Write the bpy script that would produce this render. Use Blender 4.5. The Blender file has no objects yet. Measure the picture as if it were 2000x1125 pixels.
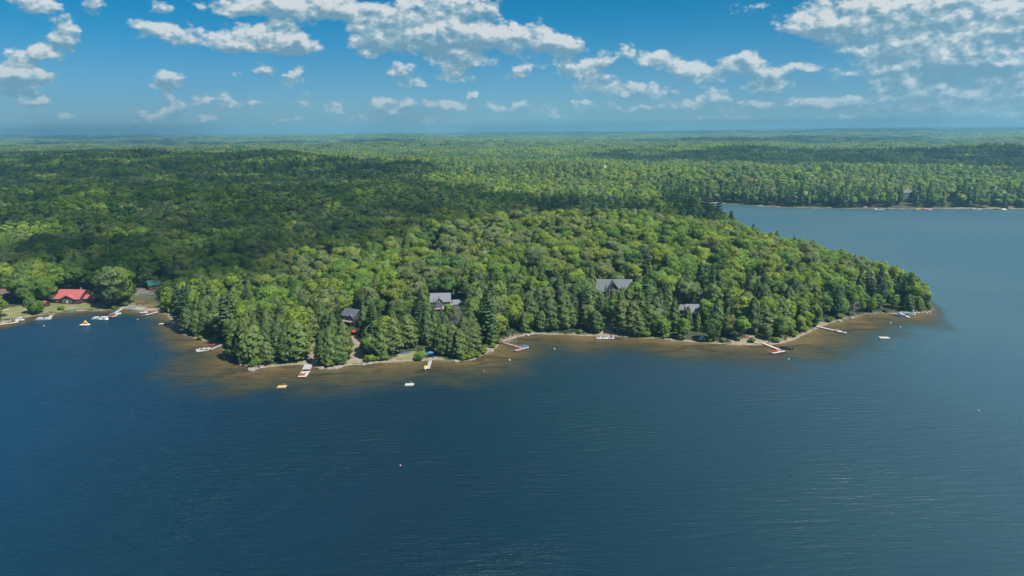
import bpy, math, random
import numpy as np
from mathutils import Vector, Matrix

# ------------------------------------------------------------------ camera, sky, sun
S = bpy.context.scene
COL = S.collection
R = math.radians
F = 1428.0; CAMH = 100.0; PITCH = 12.04; ROLL = -0.40
cam = bpy.data.cameras.new('camera'); cam.sensor_width = 36; cam.lens = F / 2000 * 36
cam.clip_start = 1; cam.clip_end = 60000
camo = bpy.data.objects.new('camera', cam); COL.objects.link(camo)
CM = Matrix.Rotation(R(90 - PITCH), 3, 'X') @ Matrix.Rotation(R(ROLL), 3, 'Z')
camo.matrix_world = Matrix.Translation((0, 0, CAMH)) @ CM.to_4x4()
S.camera = camo
RIGHT = np.array(CM.col[0]); UP = np.array(CM.col[1]); FWD = -np.array(CM.col[2])

SUN_EL, SUN_AZ = 56.0, 128.0          # azimuth clockwise from +Y: the sun stands right and a little behind
sv = np.array([math.sin(R(SUN_AZ)) * math.cos(R(SUN_EL)), math.cos(R(SUN_AZ)) * math.cos(R(SUN_EL)), math.sin(R(SUN_EL))])
sl = bpy.data.lights.new('sun', 'SUN'); sl.energy = 4.9; sl.angle = R(0.5); sl.color = (1, .95, .86)
so = bpy.data.objects.new('sun', sl); COL.objects.link(so)
so.rotation_euler = Vector(-sv).to_track_quat('-Z', 'Y').to_euler()
S.view_settings.view_transform = 'Standard'; S.view_settings.look = 'None'
S.view_settings.exposure = 0.42; S.view_settings.gamma = 1
SKY_STRENGTH = 0.08
SKY_TINT_LOW = (.36, .62, .92, 1)
SKY_TINT_HIGH = (.02, .50, .76, 1)

def ray(px, py):
    d = RIGHT * ((px - 1000) / F) + UP * ((562.5 - py) / F) + FWD
    return d / np.linalg.norm(d)
def at(px, py, z=0.0):
    d = ray(px, py); t = (z - CAMH) / d[2]
    return np.array([d[0] * t, d[1] * t, z])
def proj(P):
    P = np.asarray(P, float); Q = P - np.array([0, 0, CAMH])
    w = Q @ FWD
    return np.stack([1000 + F * (Q @ RIGHT) / w, 562.5 - F * (Q @ UP) / w, w], -1)
def sky_pt(px, py):
    d = ray(px, py)
    return math.atan2(d[0], d[1]), math.asin(d[2])

class NT:
    """small helper to wire node trees"""
    def __init__(s, nt): s.nt = nt
    def n(s, typ, **kw):
        nd = s.nt.nodes.new(typ)
        ins = kw.pop('ins', {})
        for k, v in kw.items(): setattr(nd, k, v)
        for k, v in ins.items():
            if hasattr(v, 'is_output') or isinstance(v, bpy.types.NodeSocket): s.nt.links.new(v, nd.inputs[k])
            else: nd.inputs[k].default_value = v
        return nd
    def math(s, op, a, b=0.0, c=0.0, clamp=False):
        return s.n('ShaderNodeMath', operation=op, use_clamp=clamp, ins={0: a, 1: b, 2: c}).outputs[0]
    def vm(s, op, a, b=(0, 0, 0), c=(0, 0, 0)):
        return s.n('ShaderNodeVectorMath', operation=op, ins={0: a, 1: b, 2: c})
    def mix(s, f, a, b, bt='MIX'):
        nd = s.nt.nodes.new('ShaderNodeMix'); nd.data_type = 'RGBA'; nd.blend_type = bt
        for i, v in ((0, f), (6, a), (7, b)):
            if isinstance(v, bpy.types.NodeSocket): s.nt.links.new(v, nd.inputs[i])
            else: nd.inputs[i].default_value = v
        return nd.outputs[2]
    def ramp(s, f, stops, interp='LINEAR'):
        nd = s.nt.nodes.new('ShaderNodeValToRGB'); s.nt.links.new(f, nd.inputs[0])
        cr = nd.color_ramp; cr.interpolation = interp
        while len(cr.elements) > 1: cr.elements.remove(cr.elements[-1])
        cr.elements[0].position = stops[0][0]; cr.elements[0].color = stops[0][1]
        for p, c in stops[1:]:
            e = cr.elements.new(p); e.color = c
        return nd.outputs[0]
    def sstep(s, v, a, b):
        nd = s.nt.nodes.new('ShaderNodeMapRange'); nd.interpolation_type = 'SMOOTHSTEP'
        s.nt.links.new(v, nd.inputs[0])
        for i, q in ((1, a), (2, b), (3, 0.0), (4, 1.0)): nd.inputs[i].default_value = q
        return nd.outputs[0]

# clouds seen in the sky: (px, py, half width, half height, weight)
CLOUDS = [
 (60, 8, 45, 16, 1), (105, 18, 35, 12, .7), (175, 8, 25, 16, .9), (312, 15, 20, 13, .9), (130, 62, 26, 24, 1), (105, 92, 34, 20, .8), (75, 105, 25, 13, .7),
 (35, 132, 40, 18, 1.15), (60, 150, 45, 14, .9), (10, 150, 40, 16, .8), (24, 102, 10, 8, .6), (45, 185, 35, 14, .7), (75, 197, 35, 10, .8), (10, 172, 26, 8, .5),
 (295, 55, 42, 18, 1), (345, 68, 48, 18, 1.1), (470, 75, 55, 24, 1.15), (545, 68, 45, 28, 1.3), (585, 88, 50, 20, 1.1), (440, 88, 40, 18, .9), (515, 98, 60, 12, .9),
 (470, 8, 90, 22, 1), (570, 15, 110, 24, 1.1), (650, 15, 75, 28, 1), (740, 45, 65, 38, 1.2), (730, 85, 45, 25, 1.1), (830, 35, 85, 48, 1.3), (900, 75, 90, 30, 1.25),
 (820, 82, 60, 28, 1.1), (960, 70, 70, 28, 1.2), (1030, 75, 65, 28, 1.2), (1095, 88, 50, 20, 1.1), (930, 15, 60, 26, .9), (1110, 78, 35, 14, .8), 
 (330, 160, 28, 18, 1.25), (512, 135, 28, 12, 1), (565, 152, 34, 9, .9), (590, 137, 14, 7, .6), (470, 145, 12, 6, .5),
 (335, 198, 22, 8, .8), (330, 220, 30, 8, .9), (280, 232, 26, 12, .8), (405, 230, 26, 10, .9), (450, 208, 20, 10, .8), (425, 192, 30, 8, .7), (390, 198, 20, 8, .6), (495, 203, 12, 7, .7),
 (610, 187, 12, 8, .8), (597, 208, 12, 8, .8), (655, 210, 28, 7, .8), (745, 200, 25, 12, .9), (795, 203, 28, 12, .9), (770, 216, 45, 7, .7), (805, 168, 30, 9, .95), (780, 138, 32, 16, .9),
 (900, 118, 80, 15, 1), (890, 145, 48, 11, .95), (865, 205, 38, 10, 1), (920, 186, 18, 7, .8), (905, 205, 20, 8, .8), (970, 208, 22, 9, .85), (1015, 205, 20, 8, .8), (1040, 215, 60, 8, .5), (560, 236, 45, 8, .5), (130, 228, 70, 8, .45), (700, 236, 50, 8, .5), (860, 232, 60, 9, .5),
 (1013, 143, 25, 9, .95), (1030, 125, 45, 12, .6), (1100, 125, 25, 15, 1), (1165, 120, 40, 16, 1.25), (1140, 145, 55, 12, 1), (1222, 98, 25, 16, .9), (1285, 115, 50, 22, .95), (1330, 130, 35, 14, .7), (1375, 143, 60, 20, 1),
 (1450, 120, 40, 25, 1.3), (1500, 145, 40, 12, .8), (1180, 170, 70, 16, .9), (1260, 180, 60, 13, .85), (1390, 188, 38, 13, 1.1), (1500, 165, 60, 15, .8), (1560, 130, 50, 12, .8), (1150, 205, 50, 10, .6), (1250, 212, 60, 9, .6), (1340, 205, 60, 9, .6), (1480, 205, 70, 10, .65), (1090, 225, 60, 9, .5), (1400, 228, 90, 9, .5), (1600, 200, 70, 12, .7),
 (1450, 15, 45, 12, 0.55), (1500, 10, 25, 10, 0.42), (1520, 28, 14, 9, 0.42), (1580, 50, 75, 22, 0.98), (1640, 30, 90, 38, 1.15), (1760, 30, 95, 40, 1.15), (1840, 10, 80, 36, 1.10), (1700, 78, 110, 24, 0.89), (1880, 80, 75, 30, 1.06), (1790, 90, 75, 24, 0.89), (1720, 125, 55, 24, 0.98), (1830, 135, 80, 24, 1.02), (1960, 60, 70, 60, 1.02), (1900, 110, 90, 22, 0.94),
 (1970, 150, 80, 28, 0.94), (1990, 25, 50, 30, 0.94), (1840, 185, 90, 16, 0.81), (1950, 200, 80, 20, 0.77), (1760, 165, 70, 16, 0.68), (1700, 195, 60, 12, 0.59), (1780, 220, 110, 11, 0.51), (1950, 230, 90, 11, 0.51), (1620, 228, 80, 8, 0.42), (1640, 150, 30, 10, 0.51),
]
def build_world():
    w = bpy.data.worlds.new('World'); S.world = w; w.use_nodes = True
    nt = w.node_tree; nt.nodes.clear(); g = NT(nt)
    sky = g.n('ShaderNodeTexSky', sky_type='NISHITA', sun_disc=False, sun_elevation=R(SUN_EL), sun_rotation=R(SUN_AZ),
              altitude=350, air_density=1.0, dust_density=.6, ozone_density=2.2)
    tc = g.n('ShaderNodeTexCoord'); d = tc.outputs['Generated']
    sp = g.n('ShaderNodeSeparateXYZ', ins={0: d})
    az = g.math('ARCTAN2', sp.outputs[0], sp.outputs[1]); el = g.math('ARCSINE', sp.outputs[2])
    tint = g.mix(g.sstep(el, 0.0, .17), SKY_TINT_LOW, SKY_TINT_HIGH)
    skyc = g.mix(1.0, sky.outputs[0], tint, 'MULTIPLY')
    # billow noise in angle space; finer towards the horizon where clouds are farther off
    p0 = g.n('ShaderNodeCombineXYZ', ins={0: az, 1: el, 2: 1.0}).outputs[0]
    fine = g.sstep(el, .02, .13)
    def noise(vec, sc, det, rough, off=0.0):
        v = g.vm('MULTIPLY', vec, (sc, sc * 1.55, 0)).outputs[0]
        v = g.vm('ADD', v, (off, off * .7, 3.1 + off)).outputs[0]
        return g.n('ShaderNodeTexNoise', noise_dimensions='3D', ins={'Vector': v, 'Scale': 1.0, 'Detail': det, 'Roughness': rough}).outputs[0]
    wx = noise(p0, 26, 3, .55, 7.7); wy = noise(p0, 26, 3, .55, 31.3)
    wv = g.n('ShaderNodeCombineXYZ', ins={0: g.math('MULTIPLY_ADD', wx, .034, -.017), 1: g.math('MULTIPLY_ADD', wy, .020, -.010), 2: 0.0}).outputs[0]
    p = g.vm('ADD', p0, wv).outputs[0]
    # cloud cover map: 30 elevation bands, each a curve over azimuth (three bands to a curves node)
    NB = 30; AZW = .68; E0 = -.02; E1 = .185
    azs = np.linspace(-AZW, AZW, 180); els = E0 + (E1 - E0) * np.arange(NB) / (NB - 1)
    cover = np.zeros((NB, len(azs)))
    for (x, y, rx, ry, wt) in CLOUDS:
        a, e = sky_pt(x, y)
        qa = (azs[None, :] - a) * F / rx * .94; qe = (els[:, None] - e) * F / np.maximum(ry, 8.5) * .86
        cover += np.clip(wt * (1 - qa ** 2 - qe ** 2), 0, 1)
    cover = np.minimum(cover, 3) / 3
    ps = g.n('ShaderNodeSeparateXYZ', ins={0: p})
    u = g.math('MULTIPLY_ADD', ps.outputs[0], .5 / AZW, .5, clamp=True)
    uc = g.n('ShaderNodeCombineColor', ins={0: u, 1: u, 2: u}).outputs[0]
    vv = g.math('MULTIPLY_ADD', ps.outputs[1], (NB - 1) / (E1 - E0), -E0 * (NB - 1) / (E1 - E0))
    vv = g.math('MINIMUM', vv, NB - 2.0)
    up = g.math('ADD', vv, 1.3)
    def hat(v, j):
        c3 = g.n('ShaderNodeCombineXYZ', ins={0: v, 1: v, 2: v}).outputs[0]
        q = g.vm('ABSOLUTE', g.vm('SUBTRACT', c3, (j, j + 1, j + 2)).outputs[0]).outputs[0]
        return g.vm('MAXIMUM', g.vm('SUBTRACT', (1, 1, 1), q).outputs[0], (0, 0, 0)).outputs[0]
    wsum = None; wup = None
    for j in range(0, NB, 3):
        cn = g.n('ShaderNodeRGBCurve', ins={'Color': uc}); mp = cn.mapping; mp.use_clip = False
        for k in range(3):
            cv = mp.curves[k]; pts = list(zip(np.linspace(0, 1, len(azs)), cover[j + k]))
            cv.points[0].location = pts[0]; cv.points[1].location = pts[-1]
            for xx, yy in pts[1:-1]:
                cv.points.new(float(xx), float(yy))
            for q in cv.points: q.handle_type = 'VECTOR'
        mp.update()
        for v, up_ in ((vv, 0), (up, 1)):
            dt = g.vm('DOT_PRODUCT', cn.outputs[0], hat(v, j)).outputs['Value']
            if up_: wup = dt if wup is None else g.math('ADD', wup, dt)
            else: wsum = dt if wsum is None else g.math('ADD', wsum, dt)
    wsum = g.math('MULTIPLY', wsum, 3.0); wup = g.math('MULTIPLY', wup, 3.0)
    wsum = g.mix(g.sstep(el, .175, .24), wsum, (.25, .25, .25, 1))
    vy = g.math('MULTIPLY', g.math('SUBTRACT', wsum, wup), 1.1)
    dens = g.math('MINIMUM', g.math('MULTIPLY', wsum, g.math('MULTIPLY_ADD', fine, -.75, 1.75)), 1.25)
    n1 = noise(p0, 40, 6, .56); n2 = noise(p0, 105, 5, .58, 11.0)
    nn = g.math('ADD', g.math('MULTIPLY', n1, g.math('MULTIPLY_ADD', fine, .35, .50)), g.math('MULTIPLY', n2, g.math('MULTIPLY_ADD', fine, -.35, .50)))
    def billow(vec, sc, off):
        v = g.vm('ADD', g.vm('MULTIPLY', vec, (sc, sc * 1.4, 0)).outputs[0], (off, off, off)).outputs[0]
        vo = g.n('ShaderNodeTexVoronoi', voronoi_dimensions='2D', feature='F1', ins={'Vector': v, 'Scale': 1.0})
        v2 = g.n('ShaderNodeTexVoronoi', voronoi_dimensions='2D', feature='F1', ins={'Vector': v, 'Scale': 2.6})
        return g.math('SUBTRACT', 1.0, g.math('ADD', g.math('MULTIPLY', vo.outputs['Distance'], .62), g.math('MULTIPLY', v2.outputs['Distance'], .38)))
    pw = g.vm('MULTIPLY_ADD', wv, (.25, .25, 0), p0).outputs[0]
    bl = billow(pw, 62, 2.0)
    f = g.math('MULTIPLY_ADD', nn, 2.5, -1.86)
    f = g.math('MULTIPLY_ADD', bl, .62, f)
    f = g.math('ADD', f, g.math('MULTIPLY', dens, 1.0))
    # background puffs of broken cloud low over the horizon
    alpha = g.sstep(f, .0, .72)
    alpha = g.math('MULTIPLY', alpha, g.sstep(wsum, 0.0, .22))
    # lit side: density falling off towards the sun (up and to the right)
    pl = g.vm('ADD', p0, (.006, .0075, 0)).outputs[0]
    m1 = noise(pl, 40, 4, .5); m2 = noise(pl, 105, 5, .58, 11.0)
    b1 = noise(p0, 40, 4, .5)
    dl = g.math('MULTIPLY', g.math('SUBTRACT', b1, m1), 2.3)
    dl = g.math('MULTIPLY_ADD', g.math('SUBTRACT', n2, m2), .8, dl)
    dl = g.math('MULTIPLY_ADD', g.math('SUBTRACT', bl, billow(g.vm('ADD', pw, (.005, .007, 0)).outputs[0], 62, 2.0)), .75, dl)
    lit = g.math('ADD', g.math('MULTIPLY_ADD', vy, .80, .44), dl)
    lit = g.math('SUBTRACT', lit, g.math('MULTIPLY', g.sstep(wsum, .9, 2.8), .20))
    cc = g.ramp(lit, [(0.0, (.13, .25, .33, 1)), (.3, (.19, .31, .38, 1)), (.6, (.29, .39, .44, 1)), (1.05, (.54, .57, .57, 1))])
    far = g.sstep(el, 0.0, .10)
    alpha = g.math('MULTIPLY', alpha, g.math('MULTIPLY_ADD', far, .42, .50))
    skyb = g.vm('SCALE', skyc); skyb.inputs['Scale'].default_value = SKY_STRENGTH
    out = g.mix(alpha, skyb.outputs[0], cc)
    # the mix above is in final radiance; strength stays inside the daylight range by dividing it out
    sc = g.vm('SCALE', out); sc.inputs['Scale'].default_value = 1 / SKY_STRENGTH
    bg = g.n('ShaderNodeBackground', ins={'Color': sc.outputs[0], 'Strength': SKY_STRENGTH})
    o = g.n('ShaderNodeOutputWorld', ins={'Surface': bg.outputs[0]})
    w.cycles.sampling_method = 'MANUAL'; w.cycles.sample_map_resolution = 256
build_world()
S.cycles.max_bounces = 6; S.cycles.diffuse_bounces = 3; S.cycles.glossy_bounces = 2
S.cycles.transmission_bounces = 2; S.cycles.volume_bounces = 1; S.cycles.transparent_max_bounces = 32
S.cycles.use_denoising = True

rnd = random.Random(7); rng = np.random.default_rng(11)

# ------------------------------------------------------------------ numpy noise
_perm = np.random.default_rng(3).random((256, 256))
def vnoise(x, y):
    xi = np.floor(x).astype(int); yi = np.floor(y).astype(int); fx = x - xi; fy = y - yi
    fx = fx * fx * (3 - 2 * fx); fy = fy * fy * (3 - 2 * fy)
    g = lambda i, j: _perm[(i % 256), (j % 256)]
    return (g(xi, yi) * (1 - fx) + g(xi + 1, yi) * fx) * (1 - fy) + (g(xi, yi + 1) * (1 - fx) + g(xi + 1, yi + 1) * fx) * fy
def fbm(x, y, o=4, g=.5):
    s = 0; a = 1; t = 0
    for k in range(o):
        s = s + a * vnoise(x * 2 ** k + 17.3 * k, y * 2 ** k + 9.1 * k); t += a; a *= g
    return s / t
def ss(x, a, b):
    t = np.clip((x - a) / (b - a), 0, 1); return t * t * (3 - 2 * t)

# ------------------------------------------------------------------ shoreline
SHORE_PX = [(-60, 645), (0, 634), (30, 624), (60, 618), (110, 612), (150, 608), (200, 606), (240, 602), (262, 606), (290, 607), (312, 609), (330, 616), (338, 628), (344, 640),
 (358, 652), (385, 662), (415, 668), (436, 676), (440, 690), (455, 704), (480, 714), (492, 724), (520, 718), (560, 713), (598, 712), (622, 719),
 (650, 721), (682, 713), (715, 712), (740, 708), (800, 706), (850, 703), (895, 706), (925, 702), (950, 690), (968, 679), (985, 668), (1012, 658),
 (1040, 653), (1100, 654), (1150, 656), (1200, 657), (1270, 661), (1350, 668), (1400, 671), (1450, 674), (1500, 675), (1530, 670), (1560, 660),
 (1590, 645), (1610, 636), (1640, 626), (1680, 617), (1715, 612), (1750, 613), (1785, 614), (1818, 610)]
BACK_PX = [(1822, 603), (1800, 588), (1760, 562), (1700, 545), (1640, 528), (1580, 512), (1520, 496), (1470, 474), (1430, 452), (1395, 432), (1365, 414), (1352, 404),
 (1360, 399), (1390, 397), (1425, 398), (1460, 401.5), (1530, 405), (1600, 407), (1680, 407.7), (1760, 408), (1840, 407.6), (1920, 408), (2000, 408), (2080, 407.5)]
poly = [np.array([-2500., 460.]), np.array([-600., 400.])] + [at(*p)[:2] for p in SHORE_PX] + [at(*p)[:2] for p in BACK_PX]
poly += [np.array([1300., 960.]), np.array([3500., 900.]), np.array([40000., 900.]), np.array([40000., 60000.]), np.array([-40000., 60000.]), np.array([-40000., 460.])]
POLY = np.array(poly)
def sdist(x, y):
    """signed distance to the shoreline, positive on land"""
    x = np.asarray(x, float).ravel(); y = np.asarray(y, float).ravel(); out = np.empty(len(x))
    A = POLY; B = np.roll(POLY, -1, 0); D = B - A; L = (D ** 2).sum(1)
    for s in range(0, len(x), 20000):
        X = x[s:s + 20000, None]; Y = y[s:s + 20000, None]
        t = np.clip(((X - A[:, 0]) * D[:, 0] + (Y - A[:, 1]) * D[:, 1]) / L, 0, 1)
        d = np.sqrt((X - A[:, 0] - t * D[:, 0]) ** 2 + (Y - A[:, 1] - t * D[:, 1]) ** 2).min(1)
        c = ((A[:, 1] > Y) != (B[:, 1] > Y)) & (X < (B[:, 0] - A[:, 0]) * (Y - A[:, 1]) / np.where(B[:, 1] == A[:, 1], 1e-9, B[:, 1] - A[:, 1]) + A[:, 0])
        out[s:s + 20000] = np.where(c.sum(1) % 2 == 1, d, -d)
    return out
HILLS = [(60, 540, 210, 85, 17), (-750, 1600, 620, 190, 34), (420, 1165, 480, 90, 10), (80, 1250, 330, 260, 12), (-300, 900, 350, 150, 8),
         (1500, 1900, 700, 200, 26), (500, 2300, 900, 220, 22), (-1500, 2900, 1200, 300, 20), (-200, 3200, 1200, 300, 26)]
def height(x, y, d=None):
    sh = np.shape(x); x = np.asarray(x, float).ravel(); y = np.asarray(y, float).ravel()
    if d is None: d = sdist(x, y)
    d = d + (fbm(x / 6, y / 6, 2) - .5) * 1.6 * np.exp(-np.abs(d) / 20)
    r = np.hypot(x, y)
    h = np.where(d < 0, np.maximum(d * .12, -3), 0)
    dp = np.maximum(d, 0)
    low = ss(x, -60, -190) * ss(y, 600, 430)             # flat ground round the left cottages
    h = h + np.minimum(dp * .12, .5) + (5.5 - 3.5 * low) * (1 - np.exp(-np.maximum(dp - 3, 0) / 28)) + 9 * ss(dp, 60, 400)
    for cx, cy, sx, sy, a in HILLS:
        h = h + a * np.exp(-((x - cx) / sx) ** 2 - ((y - cy) / sy) ** 2) * ss(dp, 15, 110)
    h = h + (fbm(x / 170, y / 170, 3) - .5) * 18 * ss(dp, 40, 300)
    k = ss(r, 1800, 6000)
    h = h + k * ((fbm(x / 1300 + 5, y / 700 + 2, 3) - .5) * 100 + 12) + 26 * ss(r, 5000, 13000) + 45 * ss(r, 8000, 16000) * ss(x / np.maximum(y, 1), -.1, .7)
    return h.reshape(sh)
def hz(x, y): return float(height(np.array([x]), np.array([y]))[0])
def ground(px, py, dz=0.0):
    z = 3.0
    for _ in range(12):
        p = at(px, py, z); z = .5 * z + .5 * (hz(p[0], p[1]))
    p = at(px, py, z); return np.array([p[0], p[1], hz(p[0], p[1]) + dz])

# ------------------------------------------------------------------ mesh helpers
class MB:
    def __init__(s): s.v = []; s.f = []
    def add(s, vs, fs):
        o = len(s.v); s.v += [tuple(map(float, p)) for p in vs]; s.f += [tuple(i + o for i in f) for f in fs]; return s
    def box(s, x0, x1, y0, y1, z0, z1):
        return s.add([(x0, y0, z0), (x1, y0, z0), (x1, y1, z0), (x0, y1, z0), (x0, y0, z1), (x1, y0, z1), (x1, y1, z1), (x0, y1, z1)],
                     [(0, 3, 2, 1), (4, 5, 6, 7), (0, 1, 5, 4), (1, 2, 6, 5), (2, 3, 7, 6), (3, 0, 4, 7)])
    def tube(s, a, b, r0, r1=None, n=8):
        r1 = r0 if r1 is None else r1; a = Vector(a); b = Vector(b); d = (b - a).normalized()
        u = d.orthogonal().normalized(); w = d.cross(u); vs = []
        for c, r in ((a, r0), (b, r1)):
            for k in range(n):
                t = 2 * math.pi * k / n; vs.append(c + u * (r * math.cos(t)) + w * (r * math.sin(t)))
        fs = [(k, (k + 1) % n, n + (k + 1) % n, n + k) for k in range(n)] + [tuple(range(n - 1, -1, -1)), tuple(range(n, 2 * n))]
        return s.add(vs, fs)
    def loft(s, rings, cap=True):
        n = len(rings[0]); vs = [p for r in rings for p in r]; fs = []
        for i in range(len(rings) - 1):
            for k in range(n):
                fs.append((i * n + k, i * n + (k + 1) % n, (i + 1) * n + (k + 1) % n, (i + 1) * n + k))
        if cap: fs += [tuple(range(n - 1, -1, -1)), tuple(range((len(rings) - 1) * n, len(rings) * n))]
        return s.add(vs, fs)
    def prism(s, pts, ax0, ax1, axis='x'):
        """pts: 2D outline (a,b) extruded along axis"""
        def P(a, b, t): return (t, a, b) if axis == 'x' else ((a, t, b) if axis == 'y' else (a, b, t))
        n = len(pts); vs = [P(a, b, ax0) for a, b in pts] + [P(a, b, ax1) for a, b in pts]
        return s.add(vs, [tuple(range(n)), tuple(range(2 * n - 1, n - 1, -1))] + [(k, n + k, n + (k + 1) % n, (k + 1) % n) for k in range(n)])
    def sphere(s, c, r, nu=10, nv=6, sz=1.0):
        vs = []; fs = []
        for j in range(nv + 1):
            t = math.pi * j / nv
            for i in range(nu):
                a = 2 * math.pi * i / nu; vs.append((c[0] + r * math.sin(t) * math.cos(a), c[1] + r * math.sin(t) * math.sin(a), c[2] + r * sz * math.cos(t)))
        for j in range(nv):
            for i in range(nu): fs.append((j * nu + i, (j + 1) * nu + i, (j + 1) * nu + (i + 1) % nu, j * nu + (i + 1) % nu))
        return s.add(vs, fs)
    def build(s, name, m, parent=None, smooth=False, loc=None):
        me = bpy.data.meshes.new(name); me.from_pydata(s.v, [], s.f); me.validate(); me.materials.append(m)
        if smooth: me.polygons.foreach_set('use_smooth', [True] * len(me.polygons))
        o = bpy.data.objects.new(name, me); COL.objects.link(o)
        if parent is not None: o.parent = parent
        if loc is not None: o.location = loc
        return o
def tag(o, label=None, cat=None, group=None, kind=None):
    if label: o['label'] = label
    if cat: o['category'] = cat
    if group: o['group'] = group
    if kind: o['kind'] = kind
    return o
def thing(name, label, cat, loc=(0, 0, 0), rz=0.0, group=None, sc=1.0):
    o = bpy.data.objects.new(name, None); COL.objects.link(o); o.empty_display_size = .3
    o.location = tuple(map(float, loc)); o.rotation_euler = (0, 0, rz); o.scale = (sc, sc, sc); return tag(o, label, cat, group)
def dup(root, loc, rz, label, sc=None, group=None):
    c = root.copy(); COL.objects.link(c); c.location = tuple(map(float, loc)); c.rotation_euler = (0, 0, rz)
    if sc is not None: c.scale = (sc, sc, sc)
    c['label'] = label
    if group: c['group'] = group
    for ch in root.children:
        k = ch.copy(); COL.objects.link(k); k.parent = c
        for g in ch.children:
            q = g.copy(); COL.objects.link(q); q.parent = k
    return c

# ------------------------------------------------------------------ materials
def plain(name, col, rough=.6, metal=0.0, var=.18, scale=3.0):
    m = bpy.data.materials.new(name); m.use_nodes = True; nt = m.node_tree; g = NT(nt); b = nt.nodes['Principled BSDF']
    tc = g.n('ShaderNodeTexCoord')
    n = g.n('ShaderNodeTexNoise', ins={'Vector': tc.outputs['Object'], 'Scale': scale, 'Detail': 5.0, 'Roughness': .65})
    c0 = tuple(max(0, c * (1 - var)) for c in col) + (1,); c1 = tuple(min(1, c * (1 + var)) for c in col) + (1,)
    nt.links.new(g.ramp(n.outputs[0], [(.3, c0), (.7, c1)]), b.inputs['Base Color'])
    b.inputs['Roughness'].default_value = rough; b.inputs['Metallic'].default_value = metal
    return m
def striped(name, c0, c1, freq, axis=0, rough=.7):
    """boards or metal-roof ribs along one local axis"""
    m = bpy.data.materials.new(name); m.use_nodes = True; nt = m.node_tree; g = NT(nt); b = nt.nodes['Principled BSDF']
    tc = g.n('ShaderNodeTexCoord'); sp = g.n('ShaderNodeSeparateXYZ', ins={0: tc.outputs['Object']})
    fr = g.math('FRACT', g.math('MULTIPLY', sp.outputs[axis], freq))
    e = g.math('GREATER_THAN', fr, .12)
    n = g.n('ShaderNodeTexNoise', ins={'Vector': tc.outputs['Object'], 'Scale': 1.3, 'Detail': 6.0, 'Roughness': .7})
    cl = g.mix(n.outputs[0], tuple(c0) + (1,), tuple(c1) + (1,))
    nt.links.new(g.mix(e, tuple(c * .45 for c in c0) + (1,), cl), b.inputs['Base Color'])
    b.inputs['Roughness'].default_value = rough
    return m
MT = {}
def mats():
    P = plain
    MT.update(wood=striped('weathered_dock_wood', (.30, .22, .18), (.42, .33, .28), 6, 0), 
      woodgrey=striped('grey_dock_wood', (.36, .35, .34), (.52, .50, .48), 5, 0), woodpale=striped('pale_boards', (.5, .47, .42), (.66, .62, .56), 5, 0),
      yellowwood=striped('yellow_boards', (.55, .36, .12), (.7, .47, .17), 5, 0), post=P('post_wood', (.16, .13, .10)),
      white=P('white_paint', (.5, .51, .52), .4), offwhite=P('off_white', (.62, .62, .58), .6), red=P('red_plastic', (.62, .06, .04), .45), orange=P('orange_wood', (.55, .13, .05), .6),
      blue=P('blue_plastic', (.03, .16, .42), .4), bluecover=P('blue_canvas', (.03, .20, .5), .7), teal=P('teal_canvas', (.02, .22, .26), .7), skyblue=P('sky_blue_plastic', (.08, .36, .55), .5),
      yellow=P('yellow_plastic', (.75, .48, .05), .5), green=P('green_plastic', (.03, .18, .06), .6), pink=P('pink_plastic', (.65, .3, .4), .5), dark=P('dark_canvas', (.02, .025, .035), .7),
      black=P('black_rubber', (.015, .015, .015), .7), alu=P('aluminium', (.55, .57, .6), .35, .7), motor=P('motor_casing', (.03, .03, .035), .35), glass=P('window_glass', (.03, .045, .06), .08),
      redroof=striped('red_metal_roof', (.42, .095, .09), (.50, .14, .13), .8, 0, .5), greyroof=P('grey_shingles', (.17, .19, .21), .85, 0, .2, 6), darkroof=P('dark_shingles', (.09, .10, .12), .85, 0, .25, 6),
      metalroof=striped('grey_metal_roof', (.07, .095, .105), (.105, .13, .14), 1.1, 0, .45), greenroof=striped('green_metal_roof', (.03, .17, .14), (.05, .22, .18), .8, 0, .5), brownroof=P('brown_shingles', (.14, .09, .07), .85, 0, .25, 6),
      logwall=striped('dark_log_wall', (.045, .03, .03), (.075, .05, .045), 3, 2), greywall=striped('grey_siding', (.12, .13, .17), (.17, .18, .22), 4, 2), navywall=striped('navy_siding', (.03, .035, .09), (.05, .05, .13), 4, 2),
      brownwall=striped('brown_siding', (.20, .09, .05), (.28, .13, .07), 4, 2), trim=P('pale_trim', (.7, .7, .68), .5), stone=P('chimney_stone', (.22, .2, .19), .9, 0, .3, 5),
      rock=P('rock', (.27, .25, .235), .95, 0, .35, 1.6), bark=P('bark', (.085, .065, .05), .95, 0, .3, 4), deadwood=P('dead_wood', (.24, .22, .22), .9, 0, .2, 3), birch=P('birch_bark', (.5, .49, .45), .8, 0, .3, 3),
      carwhite=P('car_paint_white', (.7, .73, .76), .25, 0, .03), flagred=P('flag_red', (.6, .03, .04), .8))
mats()

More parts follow.
